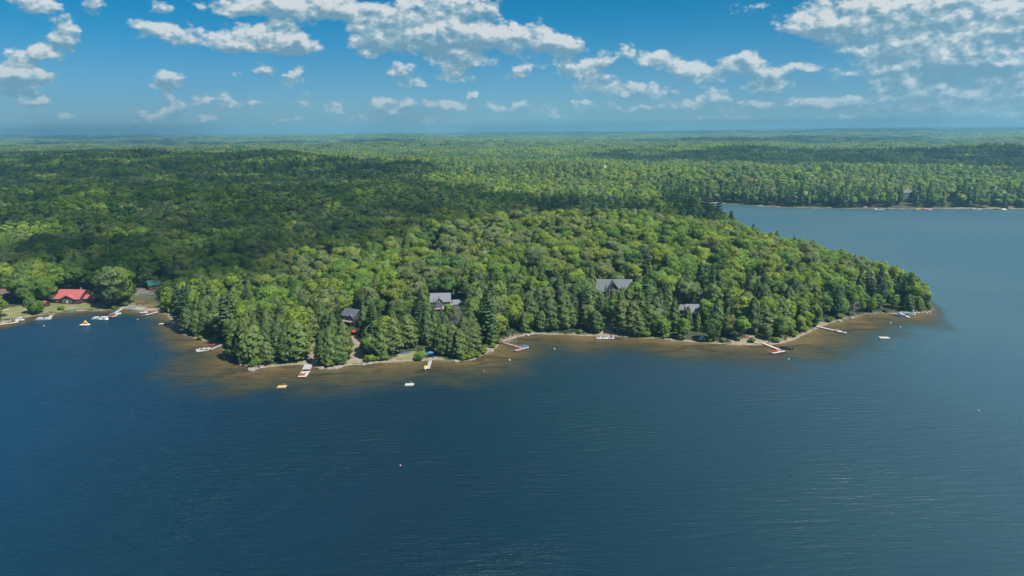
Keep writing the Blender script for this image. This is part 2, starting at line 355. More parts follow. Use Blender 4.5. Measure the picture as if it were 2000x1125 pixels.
def foliage(name, gloss=.02, trans=.40, soft=.78):
    m = bpy.data.materials.new(name); m.use_nodes = True; nt = m.node_tree; nt.nodes.clear(); g = NT(nt)
    a = g.n('ShaderNodeAttribute', attribute_type='INSTANCER', attribute_name='tint')
    lv = g.n('ShaderNodeAttribute', attribute_type='GEOMETRY', attribute_name='leaf')
    ge = g.n('ShaderNodeNewGeometry')
    n = g.n('ShaderNodeTexNoise', ins={'Vector': ge.outputs['Position'], 'Scale': .33, 'Detail': 3.0, 'Roughness': .6})
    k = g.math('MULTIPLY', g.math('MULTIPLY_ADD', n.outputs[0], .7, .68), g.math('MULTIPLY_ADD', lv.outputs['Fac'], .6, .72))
    col = g.vm('SCALE', a.outputs['Color']); nt.links.new(k, col.inputs['Scale'])
    cn = g.n('ShaderNodeAttribute', attribute_type='GEOMETRY', attribute_name='bulge')     # outward direction of the leaf mass
    vt = g.n('ShaderNodeVectorTransform', vector_type='NORMAL', convert_from='OBJECT', convert_to='WORLD', ins={0: cn.outputs['Vector']})
    nm = g.vm('NORMALIZE', g.vm('ADD', g.vm('MULTIPLY', vt.outputs[0], (soft,) * 3).outputs[0], g.vm('MULTIPLY', ge.outputs['Normal'], (1 - soft,) * 3).outputs[0]).outputs[0]).outputs[0]
    d = g.n('ShaderNodeBsdfDiffuse', ins={'Color': col.outputs[0], 'Normal': nm})
    tcol = g.vm('MULTIPLY', col.outputs[0], (1.25, 1.25, .6)).outputs[0]
    t = g.n('ShaderNodeBsdfTranslucent', ins={'Color': tcol})
    mx = g.n('ShaderNodeMixShader', ins={0: trans, 1: d.outputs[0], 2: t.outputs[0]})
    gl = g.n('ShaderNodeBsdfGlossy', ins={'Color': (.9, .95, 1, 1), 'Roughness': .55})
    m2 = g.n('ShaderNodeMixShader', ins={0: gloss, 1: mx.outputs[0], 2: gl.outputs[0]})
    g.n('ShaderNodeOutputMaterial', ins={'Surface': m2.outputs[0]})
    return m
MT['leaf'] = foliage('leaf_foliage'); MT['needle'] = foliage('needle_foliage', .02, .12)

# ------------------------------------------------------------------ ground and water sheets (polar grids round the camera)
def inpoly(x, y, P):
    P = np.asarray(P, float); A = P; B = np.roll(P, -1, 0); X = np.asarray(x)[..., None]; Y = np.asarray(y)[..., None]
    c = ((A[:, 1] > Y) != (B[:, 1] > Y)) & (X < (B[:, 0] - A[:, 0]) * (Y - A[:, 1]) / np.where(B[:, 1] == A[:, 1], 1e-9, B[:, 1] - A[:, 1]) + A[:, 0])
    return c.sum(-1) % 2 == 1
def polar(name, angs, rads, zf, attrs, mat):
    A, Rr = np.meshgrid(angs, rads); X = (Rr * np.sin(A)).ravel(); Y = (Rr * np.cos(A)).ravel()
    Z, at_ = zf(X, Y); na = len(angs); nr = len(rads)
    i, j = np.meshgrid(np.arange(na - 1), np.arange(nr - 1)); b = (j * na + i).ravel()
    quads = np.stack([b, b + 1, b + na + 1, b + na], -1)
    me = bpy.data.meshes.new(name); me.vertices.add(len(X)); me.vertices.foreach_set('co', np.stack([X, Y, Z], -1).ravel().astype(np.float32))
    me.loops.add(quads.size); me.loops.foreach_set('vertex_index', quads[:, ::-1].ravel().astype(np.int32))
    me.polygons.add(len(quads)); me.polygons.foreach_set('loop_start', np.arange(0, quads.size, 4, dtype=np.int32)); me.polygons.foreach_set('loop_total', np.full(len(quads), 4, np.int32))
    me.polygons.foreach_set('use_smooth', np.ones(len(quads), bool))
    me.update(calc_edges=True)
    for k, v in at_.items():
        a = me.attributes.new(k, 'FLOAT', 'POINT'); a.data.foreach_set('value', v.astype(np.float32))
    me.materials.append(mat); o = bpy.data.objects.new(name, me); COL.objects.link(o); o['kind'] = 'structure'; return o

LAWNS = [[(0, 608), (30, 597), (70, 598), (110, 590), (192, 586), (215, 596), (200, 601), (150, 604), (110, 608), (60, 614), (0, 626)],
         [(232, 596), (262, 577), (305, 575), (312, 596), (250, 601)], [(765, 703), (780, 692), (800, 684), (835, 684), (862, 690), (870, 702), (810, 704)], [(890, 704), (900, 692), (940, 690), (930, 700)],
         [(1900, 406), (1960, 402), (2060, 403), (2060, 407)]]
SANDS = [[(236, 600), (250, 595), (300, 598), (312, 606), (290, 607), (250, 606)], [(256, 578), (266, 563), (302, 563), (304, 577)], [(590, 712), (600, 690), (604, 668), (614, 668), (610, 690), (622, 712)],
         [(676, 712), (688, 690), (684, 655), (702, 655), (712, 690), (728, 710)], [(1160, 655), (1168, 640), (1176, 625), (1186, 625), (1200, 640), (1240, 650), (1260, 658)], [(1425, 672), (1432, 654), (1490, 656), (1505, 672)],
         [(490, 722), (520, 712), (590, 706), (600, 712), (540, 716)], [(870, 600), (905, 600), (905, 590), (872, 590)], [(1360, 402), (1362, 393), (1405, 393), (1420, 398)], [(1775, 610), (1785, 598), (1800, 600), (1808, 610)]]
LAWN_W = [np.array([ground(*p)[:2] for p in L]) for L in LAWNS]
SAND_W = [np.array([ground(*p)[:2] for p in L]) for L in SANDS]
def gz(X, Y):
    d = sdist(X, Y); z = height(X, Y, d)
    lawn = np.zeros(len(X)); sand = np.zeros(len(X))
    jx = X + (fbm(X / 3, Y / 3, 2) - .5) * 4; jy = Y + (fbm(X / 3 + 40, Y / 3, 2) - .5) * 6
    for L in LAWN_W: lawn = np.maximum(lawn, inpoly(jx, jy, L))
    for L in SAND_W: sand = np.maximum(sand, inpoly(jx, jy, L))
    beach = ss(d + (fbm(X / 7, Y / 7, 3) - .5) * 7, 3.0, 1.2)
    return z, dict(lawn=lawn, sand=np.maximum(sand, beach * (1 - .75 * ss(X, 150, 190) * (Y < 600))), shore=d)
def rings(parts):
    out = []
    for a, b, st in parts: out.append(np.arange(a, b, st))
    return np.concatenate(out)
def ground_mat():
    m = bpy.data.materials.new('ground_cover'); m.use_nodes = True; nt = m.node_tree; g = NT(nt); b = nt.nodes['Principled BSDF']
    ge = g.n('ShaderNodeNewGeometry'); P = ge.outputs['Position']
    n1 = g.n('ShaderNodeTexNoise', ins={'Vector': P, 'Scale': .5, 'Detail': 6.0, 'Roughness': .7}).outputs[0]
    n2 = g.n('ShaderNodeTexNoise', ins={'Vector': P, 'Scale': .09, 'Detail': 5.0, 'Roughness': .6}).outputs[0]
    floor = g.ramp(n1, [(.3, (.022, .03, .012, 1)), (.55, (.045, .06, .022, 1)), (.75, (.085, .075, .04, 1))])
    lawn = g.ramp(n2, [(.35, (.11, .15, .045, 1)), (.5, (.17, .18, .065, 1)), (.66, (.26, .22, .12, 1))])
    sand = g.ramp(n1, [(.3, (.16, .12, .08, 1)), (.5, (.26, .21, .145, 1)), (.72, (.38, .33, .25, 1))])
    la = g.n('ShaderNodeAttribute', attribute_name='lawn').outputs['Fac']; sa = g.n('ShaderNodeAttribute', attribute_name='sand').outputs['Fac']
    c = g.mix(la, floor, lawn); c = g.mix(sa, c, sand)
    nt.links.new(c, b.inputs['Base Color']); b.inputs['Roughness'].default_value = .95
    bp = g.n('ShaderNodeBump', ins={'Strength': .5, 'Distance': .3, 'Height': n1}); nt.links.new(bp.outputs[0], b.inputs['Normal'])
    return m
angsG = np.concatenate([np.radians(np.arange(-70, -42, 2.)), np.radians(np.arange(-42, 42, .2)), np.radians(np.arange(42, 71, 2.))])
radsG = np.concatenate([rings([(255, 560, 1.6), (560, 960, 6), (960, 1100, 2.5), (1100, 1900, 14), (1900, 5000, 60)]), np.geomspace(5000, 26000, 60)])
polar('ground', angsG, radsG, gz, None, ground_mat())

def water_mat():
    m = bpy.data.materials.new('lake_water'); m.use_nodes = True; nt = m.node_tree; g = NT(nt); b = nt.nodes['Principled BSDF']
    ge = g.n('ShaderNodeNewGeometry'); P = ge.outputs['Position']
    sh = g.n('ShaderNodeAttribute', attribute_name='shore').outputs['Fac']      # metres off the shoreline
    nb = g.n('ShaderNodeTexNoise', ins={'Vector': P, 'Scale': .045, 'Detail': 5.0, 'Roughness': .6}).outputs[0]
    nw = g.n('ShaderNodeTexNoise', ins={'Vector': g.vm('MULTIPLY', P, (.05, .11, 1)).outputs[0], 'Scale': 1.0, 'Detail': 5.0, 'Roughness': .6, 'Distortion': .6}).outputs[0]
    dep = g.math('ADD', sh, g.math('MULTIPLY_ADD', nb, 40.0, -20.0))
    dn = g.math('DIVIDE', dep, 60.0, clamp=True)
    bed = g.ramp(dn, [(0.0, (.150, .106, .044, 1)), (.08, (.112, .082, .034, 1)), (.24, (.066, .058, .026, 1)), (.45, (.032, .042, .028, 1)), (1.0, (.025, .040, .034, 1))])
    weed = g.math('MULTIPLY', g.sstep(nw, .50, .62), g.sstep(dn, .75, .3))
    bed = g.mix(g.math('MULTIPLY', weed, .65), bed, (.025, .025, .012, 1))
    # open lake: teal-green and blue drifts, sky brightness painted into the colour towards the east
    sp = g.n('ShaderNodeSeparateXYZ', ins={0: P})
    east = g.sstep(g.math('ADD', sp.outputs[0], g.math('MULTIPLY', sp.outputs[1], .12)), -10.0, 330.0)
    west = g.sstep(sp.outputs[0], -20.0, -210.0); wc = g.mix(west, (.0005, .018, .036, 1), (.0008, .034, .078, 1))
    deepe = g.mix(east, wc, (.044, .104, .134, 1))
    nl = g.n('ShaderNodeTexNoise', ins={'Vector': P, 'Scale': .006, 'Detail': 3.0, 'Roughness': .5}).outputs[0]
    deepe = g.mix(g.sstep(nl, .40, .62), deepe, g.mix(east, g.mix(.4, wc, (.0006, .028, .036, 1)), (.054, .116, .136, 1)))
    c = g.mix(g.sstep(dn, .24, .74), bed, deepe)
    nt.links.new(c, b.inputs['Base Color'])
    b.inputs['IOR'].default_value = 1.33; b.inputs['Roughness'].default_value = .38
    # ripples: long low crests lying across the view, turned a little on the east side, plus small chop
    def waves(rot, sx, sy, det):
        mp = g.n('ShaderNodeMapping', ins={'Vector': P, 'Rotation': (0, 0, R(rot)), 'Scale': (sx, sy, 1)})
        return g.n('ShaderNodeTexNoise', ins={'Vector': mp.outputs[0], 'Scale': 1.0, 'Detail': det, 'Roughness': .55}).outputs[0]
    a = waves(3, .10, .52, 3.0); c2 = waves(-14, .10, .52, 3.0); ch = waves(10, .7, 1.5, 3.0)
    soe = g.sstep(sp.outputs[0], -80.0, 160.0)
    wv = g.math('ADD', g.math('MULTIPLY', a, g.math('SUBTRACT', 1.0, soe)), g.math('MULTIPLY', c2, soe))
    hgt = g.math('MULTIPLY_ADD', ch, .22, wv)
    gust = g.n('ShaderNodeTexNoise', ins={'Vector': P, 'Scale': .012, 'Detail': 3.0, 'Roughness': .55}).outputs[0]
    hgt = g.math('MULTIPLY', hgt, g.math('MULTIPLY_ADD', g.sstep(gust, .35, .65), .7, .5))
    hgt = g.math('MULTIPLY', hgt, g.math('MULTIPLY_ADD', soe, -.55, 1.0))
    bp = g.n('ShaderNodeBump', ins={'Strength': 1.0, 'Distance': 2.1, 'Height': hgt}); nt.links.new(bp.outputs[0], b.inputs['Normal'])
    return m
angsW = np.concatenate([np.radians(np.arange(-180, -46, 6.)), np.radians(np.arange(-46, 46, .25)), np.radians(np.arange(46, 181, 6.))])
radsW = np.concatenate([rings([(3, 240, 20), (240, 560, 2.), (560, 1100, 8)]), np.array([1100, 1300, 1700, 2500, 4000])])
polar('lake', angsW, radsW, lambda X, Y: (np.zeros(len(X)), dict(shore=-sdist(X, Y) * (1 + 5 * np.clip(ss(Y, 392, 410) * (X > 0) + ss(X, 226, 248) + .25 * ss(X, -150, -190), 0, 1)))), None, water_mat())

# ------------------------------------------------------------------ tree prototypes
def leafcloud(C, Nrm, size, g_, jit=.55, aspect=.75):
    """one small quad per centre C, facing roughly along Nrm"""
    n = len(C); N = Nrm + g_.normal(0, jit, (n, 3)); N /= np.linalg.norm(N, axis=1, keepdims=True) + 1e-9
    a = g_.normal(0, 1, (n, 3)); a -= (a * N).sum(1, keepdims=True) * N; a /= np.linalg.norm(a, axis=1, keepdims=True) + 1e-9
    b = np.cross(N, a); s = (size * g_.uniform(.65, 1.25, n))[:, None]; t = s * aspect
    V = np.stack([C - a * s - b * t * .3, C - b * t + a * s * .2, C + a * s + b * t * .2, C + b * t - a * s * .25], 1).reshape(-1, 3)
    return V, np.arange(4 * n).reshape(n, 4)
def leafmesh(name, V, Q, lv, mat, cn=None):
    me = bpy.data.meshes.new(name); me.vertices.add(len(V)); me.vertices.foreach_set('co', V.ravel().astype(np.float32))
    me.loops.add(Q.size); me.loops.foreach_set('vertex_index', Q.ravel().astype(np.int32))
    me.polygons.add(len(Q)); me.polygons.foreach_set('loop_start', np.arange(0, Q.size, 4, dtype=np.int32)); me.polygons.foreach_set('loop_total', np.full(len(Q), 4, np.int32))
    me.update(calc_edges=True)
    a = me.attributes.new('leaf', 'FLOAT', 'FACE'); a.data.foreach_set('value', lv.astype(np.float32)); me.materials.append(mat)
    c = V[Q].mean(1)
    if cn is None:                      # leaf mass bulges away from the stem, up more than down
        h = V[:, 2].max(); cn = np.stack([c[:, 0], c[:, 1], np.full(len(c), 0.0)], 1); cn /= np.linalg.norm(cn, axis=1, keepdims=True) + 1e-6; cn = cn + np.stack([0 * c[:, 0], 0 * c[:, 0], .35 + .7 * c[:, 2] / h], 1)
    cn = cn / (np.linalg.norm(cn, axis=1, keepdims=True) + 1e-6)
    a = me.attributes.new('bulge', 'FLOAT_VECTOR', 'FACE'); a.data.foreach_set('vector', cn.ravel().astype(np.float32)); return me
def sph(g_, n, zmin=-1.0):
    z = g_.uniform(zmin, 1, n); t = g_.uniform(0, 2 * np.pi, n); r = np.sqrt(1 - z * z); return np.stack([r * np.cos(t), r * np.sin(t), z], 1)
def core(c, rx, rz, n=9, m=6, g_=None):
    """closed rough ellipsoid of quads that stops the eye inside a crown"""
    V = []; Q = []
    for j in range(m + 1):
        for i in range(n):
            t = np.pi * (j + .001) / (m + .002); a = 2 * np.pi * i / n; k = 1 + (g_.uniform(-.18, .18) if g_ is not None else 0)
            V.append((c[0] + rx * k * np.sin(t) * np.cos(a), c[1] + rx * k * np.sin(t) * np.sin(a), c[2] + rz * k * np.cos(t)))
    for j in range(m):
        for i in range(n): Q.append((j * n + i, (j + 1) * n + i, (j + 1) * n + (i + 1) % n, j * n + (i + 1) % n))
    return np.array(V), np.array(Q)
def broad_crown(seed, H=17.0, W=4.9, nl=30, per=110, ls=.46, top=1.0, basef=.30, spread=1.0):
    g_ = np.random.default_rng(seed); zc = H * (basef + 1) / 2; rz = H * (1 - basef) / 2
    Vs = []; Qs = []; L = []; CN = []; o = 0
    d = sph(g_, nl, -.75); k = g_.uniform(.55, .86, nl)[:, None]
    asym = 1 + .25 * np.sin(np.arctan2(d[:, 1], d[:, 0]) * 2 + g_.uniform(0, 6))[:, None]
    wz = np.where(d[:, 2:] < 0, 1.0 + .25 * d[:, 2:], 1.0)
    c = d * k * np.array([W, W, rz]) * np.concatenate([asym * wz, asym * wz, np.ones_like(asym)], 1); c[:, 2] += zc
    for i in range(nl):
        rr = g_.uniform(1.25, 2.15) * (W / 4.9) * spread
        q = sph(g_, per, -.55); outw = c[i] - np.array([0, 0, zc - rz * .3]); outw /= np.linalg.norm(outw) + 1e-6
        q = q + outw * .35; q /= np.linalg.norm(q, axis=1, keepdims=True)
        P = c[i] + q * rr * g_.uniform(.72, 1.08, (per, 1)) * np.array([1.1, 1.1, .8])
        V, Q = leafcloud(P, q + np.array([0, 0, .25]), ls * np.ones(per), g_)
        Vs.append(V); Qs.append(Q + o); o += len(V); L.append(np.full(per, g_.uniform(.3, .7)) + g_.uniform(-.2, .2, per)); CN.append(q + outw * .25 + np.array([0, 0, .15]))
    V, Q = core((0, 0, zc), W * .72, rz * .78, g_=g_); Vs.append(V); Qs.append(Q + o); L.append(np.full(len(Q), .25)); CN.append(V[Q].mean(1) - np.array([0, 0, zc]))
    return np.concatenate(Vs), np.concatenate(Qs), np.concatenate(L), np.concatenate(CN)
def cedar_crown(seed, H=14.0, W=2.6, n=2600, ls=.42, base=.04, power=.62):
    """dense egg-shaped column, rounded point, upswept sprays in vertical folds"""
    g_ = np.random.default_rng(seed); ph = g_.uniform(0, 6.28, 4)
    h = g_.uniform(0, 1, n) ** .85; t = g_.uniform(0, 2 * np.pi, n)
    prof = lambda h: np.clip(1 - h, 0, 1) ** power * (.55 + .45 * np.clip(h / .22, 0, 1))
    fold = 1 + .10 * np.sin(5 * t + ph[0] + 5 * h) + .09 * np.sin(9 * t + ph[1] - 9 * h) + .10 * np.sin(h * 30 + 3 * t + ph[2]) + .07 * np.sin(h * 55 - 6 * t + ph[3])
    r = W * prof(h) * fold * g_.uniform(.80, 1.06, n)
    P = np.stack([r * np.cos(t), r * np.sin(t), H * (base + (1 - base) * h)], 1)
    N = np.stack([np.cos(t), np.sin(t), .35 + .5 * h], 1)
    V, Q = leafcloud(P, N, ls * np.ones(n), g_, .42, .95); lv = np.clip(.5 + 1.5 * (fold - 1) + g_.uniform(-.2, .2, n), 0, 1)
    Vs = [V]; Qs = [Q]; o = len(V); L = [lv]
    rr = []; m = 9; kk = 9; VV = []; QQ = []
    for j in range(m + 1):
        hh = j / m
        for i in range(kk): a = 2 * np.pi * i / kk; q = W * .78 * prof(np.array(hh)) + .02; VV.append((q * np.cos(a), q * np.sin(a), H * (base + .02 + (.96 - base) * hh)))
    for j in range(m):
        for i in range(kk): QQ.append((j * kk + i, j * kk + (i + 1) % kk, (j + 1) * kk + (i + 1) % kk, (j + 1) * kk + i))
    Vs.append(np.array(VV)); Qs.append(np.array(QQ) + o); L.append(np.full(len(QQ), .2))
    return np.concatenate(Vs), np.concatenate(Qs), np.concatenate(L)
def pine_crown(seed, H=23.0, W=4.4, tiers=13, ls=.5, per=46, base=.22):
    """white pine: open irregular tiers of level plumes"""
    g_ = np.random.default_rng(seed); P = []; N = []; lvv = []
    for k in range(tiers):
        f = k / (tiers - 1); z = H * (base + (1 - base) * f * .97); reach = W * (1 - f) ** .6 * (.62 + .38 * min(1, f * 3 + .4)) + .5
        nb = g_.integers(5, 8)
        for b in range(nb):
            a = 2 * np.pi * (b + g_.uniform(-.3, .3)) / nb; L_ = reach * g_.uniform(.6, 1.15); tone = g_.uniform(.25, .8)
            m = int(per * (.5 + .5 * L_ / W)); s = g_.uniform(.15, 1, m) ** .7
            wd = L_ * .26 * (1.2 - abs(2 * s - 1.1)); lat = g_.normal(0, 1, m) * wd * .55
            x = np.cos(a) * L_ * s - np.sin(a) * lat; y = np.sin(a) * L_ * s + np.cos(a) * lat
            zz = z + L_ * .16 * s + g_.normal(0, .16, m) - .05 * lat ** 2
            P.append(np.stack([x, y, zz], 1)); N.append(np.tile([np.cos(a) * .35, np.sin(a) * .35, 1.0], (m, 1))); lvv.append(np.full(m, tone) + g_.uniform(-.2, .2, m))
    P = np.concatenate(P); N = np.concatenate(N); V, Q = leafcloud(P, N, ls * np.ones(len(P)), g_, .45, .7)
    return V, Q, np.concatenate(lvv)
def spruce_crown(seed, H=15.0, W=2.3, tiers=20, ls=.36, per=62, base=.05):
    g_ = np.random.default_rng(seed); P = []; N = []; lvv = []
    for k in range(tiers):
        f = k / (tiers - 1); z = H * (base + (1 - base) * f); reach = W * (1 - f) ** .85 + .12; m = int(per * (.25 + reach / W))
        t = g_.uniform(0, 2 * np.pi, m); s = g_.uniform(.3, 1, m); s2 = s * (1 + .22 * np.sin(6 * t + k * 1.7))
        P.append(np.stack([reach * s2 * np.cos(t), reach * s2 * np.sin(t), z - reach * .38 * s + .5 + g_.normal(0, .06, m)], 1)); N.append(np.stack([np.cos(t) * .6, np.sin(t) * .6, np.ones(m)], 1)); lvv.append(.35 + .4 * (s > .75) + g_.uniform(-.2, .2, m))
    P = np.concatenate(P); N = np.concatenate(N); V, Q = leafcloud(P, N, ls * np.ones(len(P)), g_, .35, .8)
    return V, Q, np.concatenate(lvv)
def trunk_mesh(name, seed, H, r, frac, limbs, mat, lean=.25):
    q = random.Random(seed); mb = MB(); pts = []; n = 4
    for i in range(n + 1):
        f = i / n; pts.append(Vector((lean * math.sin(f * 2 + seed) * f, lean * math.cos(f * 3 + seed) * f - 0, -1.0 + (H * frac + 1.0) * f)))
    for i in range(n): mb.tube(pts[i], pts[i + 1], r * (1.15 - .2 * i), r * (1.15 - .2 * (i + 1)), 7)
    for k in range(limbs):
        f = .45 + .5 * k / max(1, limbs); b = pts[0].lerp(pts[-1], f); a = q.uniform(0, 6.28); L_ = H * q.uniform(.14, .24)
        mb.tube(b, b + Vector((math.cos(a) * L_ * .8, math.sin(a) * L_ * .8, L_ * .75)), r * .42, r * .12, 5)
    me = bpy.data.meshes.new(name); me.from_pydata(mb.v, [], mb.f); me.materials.append(mat); return me

PROTO = {}   # kind -> list of (crown mesh, trunk mesh, H, W)
def reg(kind, data, H, W, tr, mat):
    PROTO.setdefault(kind, []).append((leafmesh('crown', *data[:3], mat, data[3] if len(data) > 3 else None), tr, H, W))
for i in range(7):
    H = [17, 16, 18.5, 15, 17.5, 16.5, 14.5][i]; W = [5.8, 6.4, 5.6, 5.2, 6.2, 4.9, 6.0][i]
    reg('broadleaf_tree', broad_crown(100 + i, H, W, nl=[38, 46, 40, 34, 44, 34, 44][i], basef=[.28, .3, .22, .3, .25, .2, .34][i]), H, W, trunk_mesh('trunk', i, H, .28, .7, 6, MT['bark']), MT['leaf'])
for i in range(3):      # trees at the wood's edge keep their foliage down to the ground
    H = [17, 15, 18][i]; W = [5.6, 5.0, 5.2][i]
    reg('broadleaf_tree', broad_crown(150 + i, H, W, nl=42, basef=.03), H, W, trunk_mesh('trunk', 50 + i, H, .28, .7, 4, MT['bark']), MT['leaf'])
for i in range(4):
    H = [13.5, 15, 12, 14][i]; W = [3.9, 3.3, 4.3, 2.8][i]
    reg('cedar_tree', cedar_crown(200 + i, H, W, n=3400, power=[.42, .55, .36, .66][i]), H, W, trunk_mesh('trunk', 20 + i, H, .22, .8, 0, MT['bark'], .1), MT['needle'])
for i in range(3):
    H = [24, 22, 26][i]; W = [4.6, 4.2, 4.4][i]
    reg('pine_tree', pine_crown(300 + i, H, W, tiers=[13, 12, 15][i]), H, W, trunk_mesh('trunk', 30 + i, H, .32, .92, 0, MT['bark'], .2), MT['needle'])
for i in range(2):
    H = [16, 13][i]; W = [2.3, 2.1][i]
    reg('spruce_tree', spruce_crown(400 + i, H, W), H, W, trunk_mesh('trunk', 40 + i, H, .2, .9, 0, MT['bark'], .05), MT['needle'])
for i in range(2):   # low shoreline shrubs
    H = 2.4; W = 1.9; V, Q, lv, cn = broad_crown(500 + i, H, W, nl=14, per=60, ls=.26, basef=0.0, spread=1.1)
    PROTO.setdefault('shrub', []).append((leafmesh('crown', V, Q, lv, MT['leaf'], cn), None, H, W))
# lower-count copies for the woods behind (big leaf clumps, same outline)
def mid(kind, seed, H, W):
    if kind == 'b': return broad_crown(seed, H, W, nl=22, per=26, ls=.95)
    if kind == 'c': return cedar_crown(seed, H, W, n=420, ls=.85)
    return pine_crown(seed, H, W, tiers=9, ls=.85, per=16)
LOW = []
for i in range(5): LOW.append((mid('b', 600 + i, [17, 16, 18, 15, 17][i], [5.2, 5.6, 4.9, 5, 5.5][i]), MT['leaf'], 'b'))
LOW.append((mid('p', 620, 22, 4.4), MT['needle'], 'p')); LOW.append((mid('c', 621, 15, 2.7), MT['needle'], 'c'))
def cluster(seed, size, n, conifer):
    """a patch of far-off canopy: many whole small trees with big clumps"""
    g_ = np.random.default_rng(seed); Vs = []; Qs = []; L = []; CN = []; o = 0; k = int(math.sqrt(n)); st = size / k
    for a in range(k):
        for b in range(k):
            x = (a + .5 - k / 2 + g_.uniform(-.35, .35)) * st; y = (b + .5 - k / 2 + g_.uniform(-.35, .35)) * st; H = g_.uniform(13, 19)
            if g_.random() < conifer:
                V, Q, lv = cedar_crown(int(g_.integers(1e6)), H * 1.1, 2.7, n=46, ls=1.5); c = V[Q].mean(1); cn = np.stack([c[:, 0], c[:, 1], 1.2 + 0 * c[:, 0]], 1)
            else: V, Q, lv, cn = broad_crown(int(g_.integers(1e6)), H, st * .62, nl=11, per=9, ls=1.5, spread=.95)
            L.append(np.clip(lv + g_.uniform(-.25, .3), 0, 1.3)); Vs.append(V + np.array([x, y, 0])); Qs.append(Q + o); o += len(V); CN.append(cn / (np.linalg.norm(cn, axis=1, keepdims=True) + 1e-6))
    return np.concatenate(Vs), np.concatenate(Qs), np.concatenate(L), np.concatenate(CN)
CLU = [(cluster(700, 36, 16, .05), MT['leaf']), (cluster(701, 36, 16, .12), MT['leaf']), (cluster(702, 36, 16, .7), MT['needle']), (cluster(703, 36, 16, .08), MT['leaf'])]

# ------------------------------------------------------------------ where the trees stand
KIND = ['broadleaf_tree', 'cedar_tree', 'pine_tree', 'spruce_tree']
GREENS = np.array([(.190, .275, .026), (.158, .255, .028), (.126, .215, .034), (.210, .272, .032), (.166, .224, .072), (.170, .208, .056), (.100, .178, .038)])
GNAMES = ['bright green', 'fresh green', 'mid green', 'yellow green', 'pale grey green', 'olive brown', 'deep green']
CEDG = np.array([(.088, .134, .028), (.066, .110, .028), (.100, .138, .034)]); CEDN = ['olive green', 'dark green', 'pale green']
PING = np.array([(.074, .136, .048), (.058, .112, .046), (.092, .150, .050)]); PINN = ['blue green', 'dark green', 'soft green']
SPRG = np.array([(.045, .085, .036), (.055, .092, .032)]); SPRN = ['dark green', 'deep green']
# keep-open views: (x0, y0, x1, y1, distance of what must be seen)
def dist_of(px, py): return float(np.linalg.norm(ground(px, py)[:2]))
BOX = [(112, 560, 192, 592, dist_of(150, 586)), (84, 583, 97, 600, dist_of(92, 597)), (294, 545, 332, 557, dist_of(312, 557)), (262, 560, 304, 580, dist_of(285, 572)),
       (676, 611, 704, 640, dist_of(690, 632)), (686, 640, 706, 662, dist_of(690, 655)), (844, 571, 906, 603, dist_of(868, 598)), (1167, 548, 1218, 562, dist_of(1198, 590)), (1168, 560, 1200, 574, dist_of(1198, 590)), (1347, 595, 1371, 628, dist_of(1358, 624)),
       (1333, 593, 1341, 606, dist_of(1358, 616)), (12, 564, 30, 580, dist_of(20, 578)), (1074, 596, 1083, 608, dist_of(1078, 612)), (1846, 384, 1862, 392, 1100.), (1764, 382, 1774, 388, 1100.), (785, 684, 870, 702, 345.)]
CLEAR = [np.array([ground(*p)[:2] for p in L]) for L in [
    [(0, 612), (30, 597), (60, 600), (100, 590), (112, 586), (112, 572), (195, 568), (215, 596), (200, 604), (150, 610), (60, 618), (0, 632)],
    [(222, 603), (232, 590), (262, 577), (262, 560), (335, 553), (345, 562), (310, 578), (318, 596), (325, 606), (250, 608)],
    [(590, 716), (596, 690), (602, 668), (614, 668), (612, 690), (622, 718)], [(676, 716), (686, 690), (680, 655), (678, 628), (706, 628), (710, 655), (716, 690), (730, 714)],
    [(762, 708), (780, 694), (800, 686), (862, 688), (870, 706)], [(838, 606), (840, 585), (908, 583), (912, 606)], [(1160, 660), (1168, 642), (1178, 628), (1188, 632), (1205, 648), (1240, 660)],
    [(1162, 588), (1163, 574), (1236, 574), (1236, 588)], [(1340, 628), (1344, 606), (1374, 606), (1374, 630)], [(1425, 676), (1432, 656), (1490, 658), (1510, 676)], [(675, 640), (674, 622), (706, 622), (708, 640)]]]
def scatter(r0, r1, st, amax=43.0):
    """jittered grid over the visible sector between two distances"""
    xm = r1 * math.sin(R(amax)); xs = np.arange(-xm, xm, st); ys = np.arange(0, r1, st)
    X, Y = np.meshgrid(xs, ys); X = (X + rng.uniform(-.42, .42, X.shape) * st).ravel(); Y = (Y + rng.uniform(-.42, .42, Y.shape) * st).ravel()
    r = np.hypot(X, Y); k = (r >= r0) & (r < r1) & (np.abs(np.arctan2(X, Y)) < R(amax)); return X[k], Y[k]
TX, TY, TK, TI, TS, TT, TR = [], [], [], [], [], [], []
def put(x, y, kind, idx, s, tint, rz=None):
    TX.append(x); TY.append(y); TK.append(kind); TI.append(idx); TS.append(s); TT.append(tint); TR.append(rng.uniform(0, 6.28) if rz is None else rz)
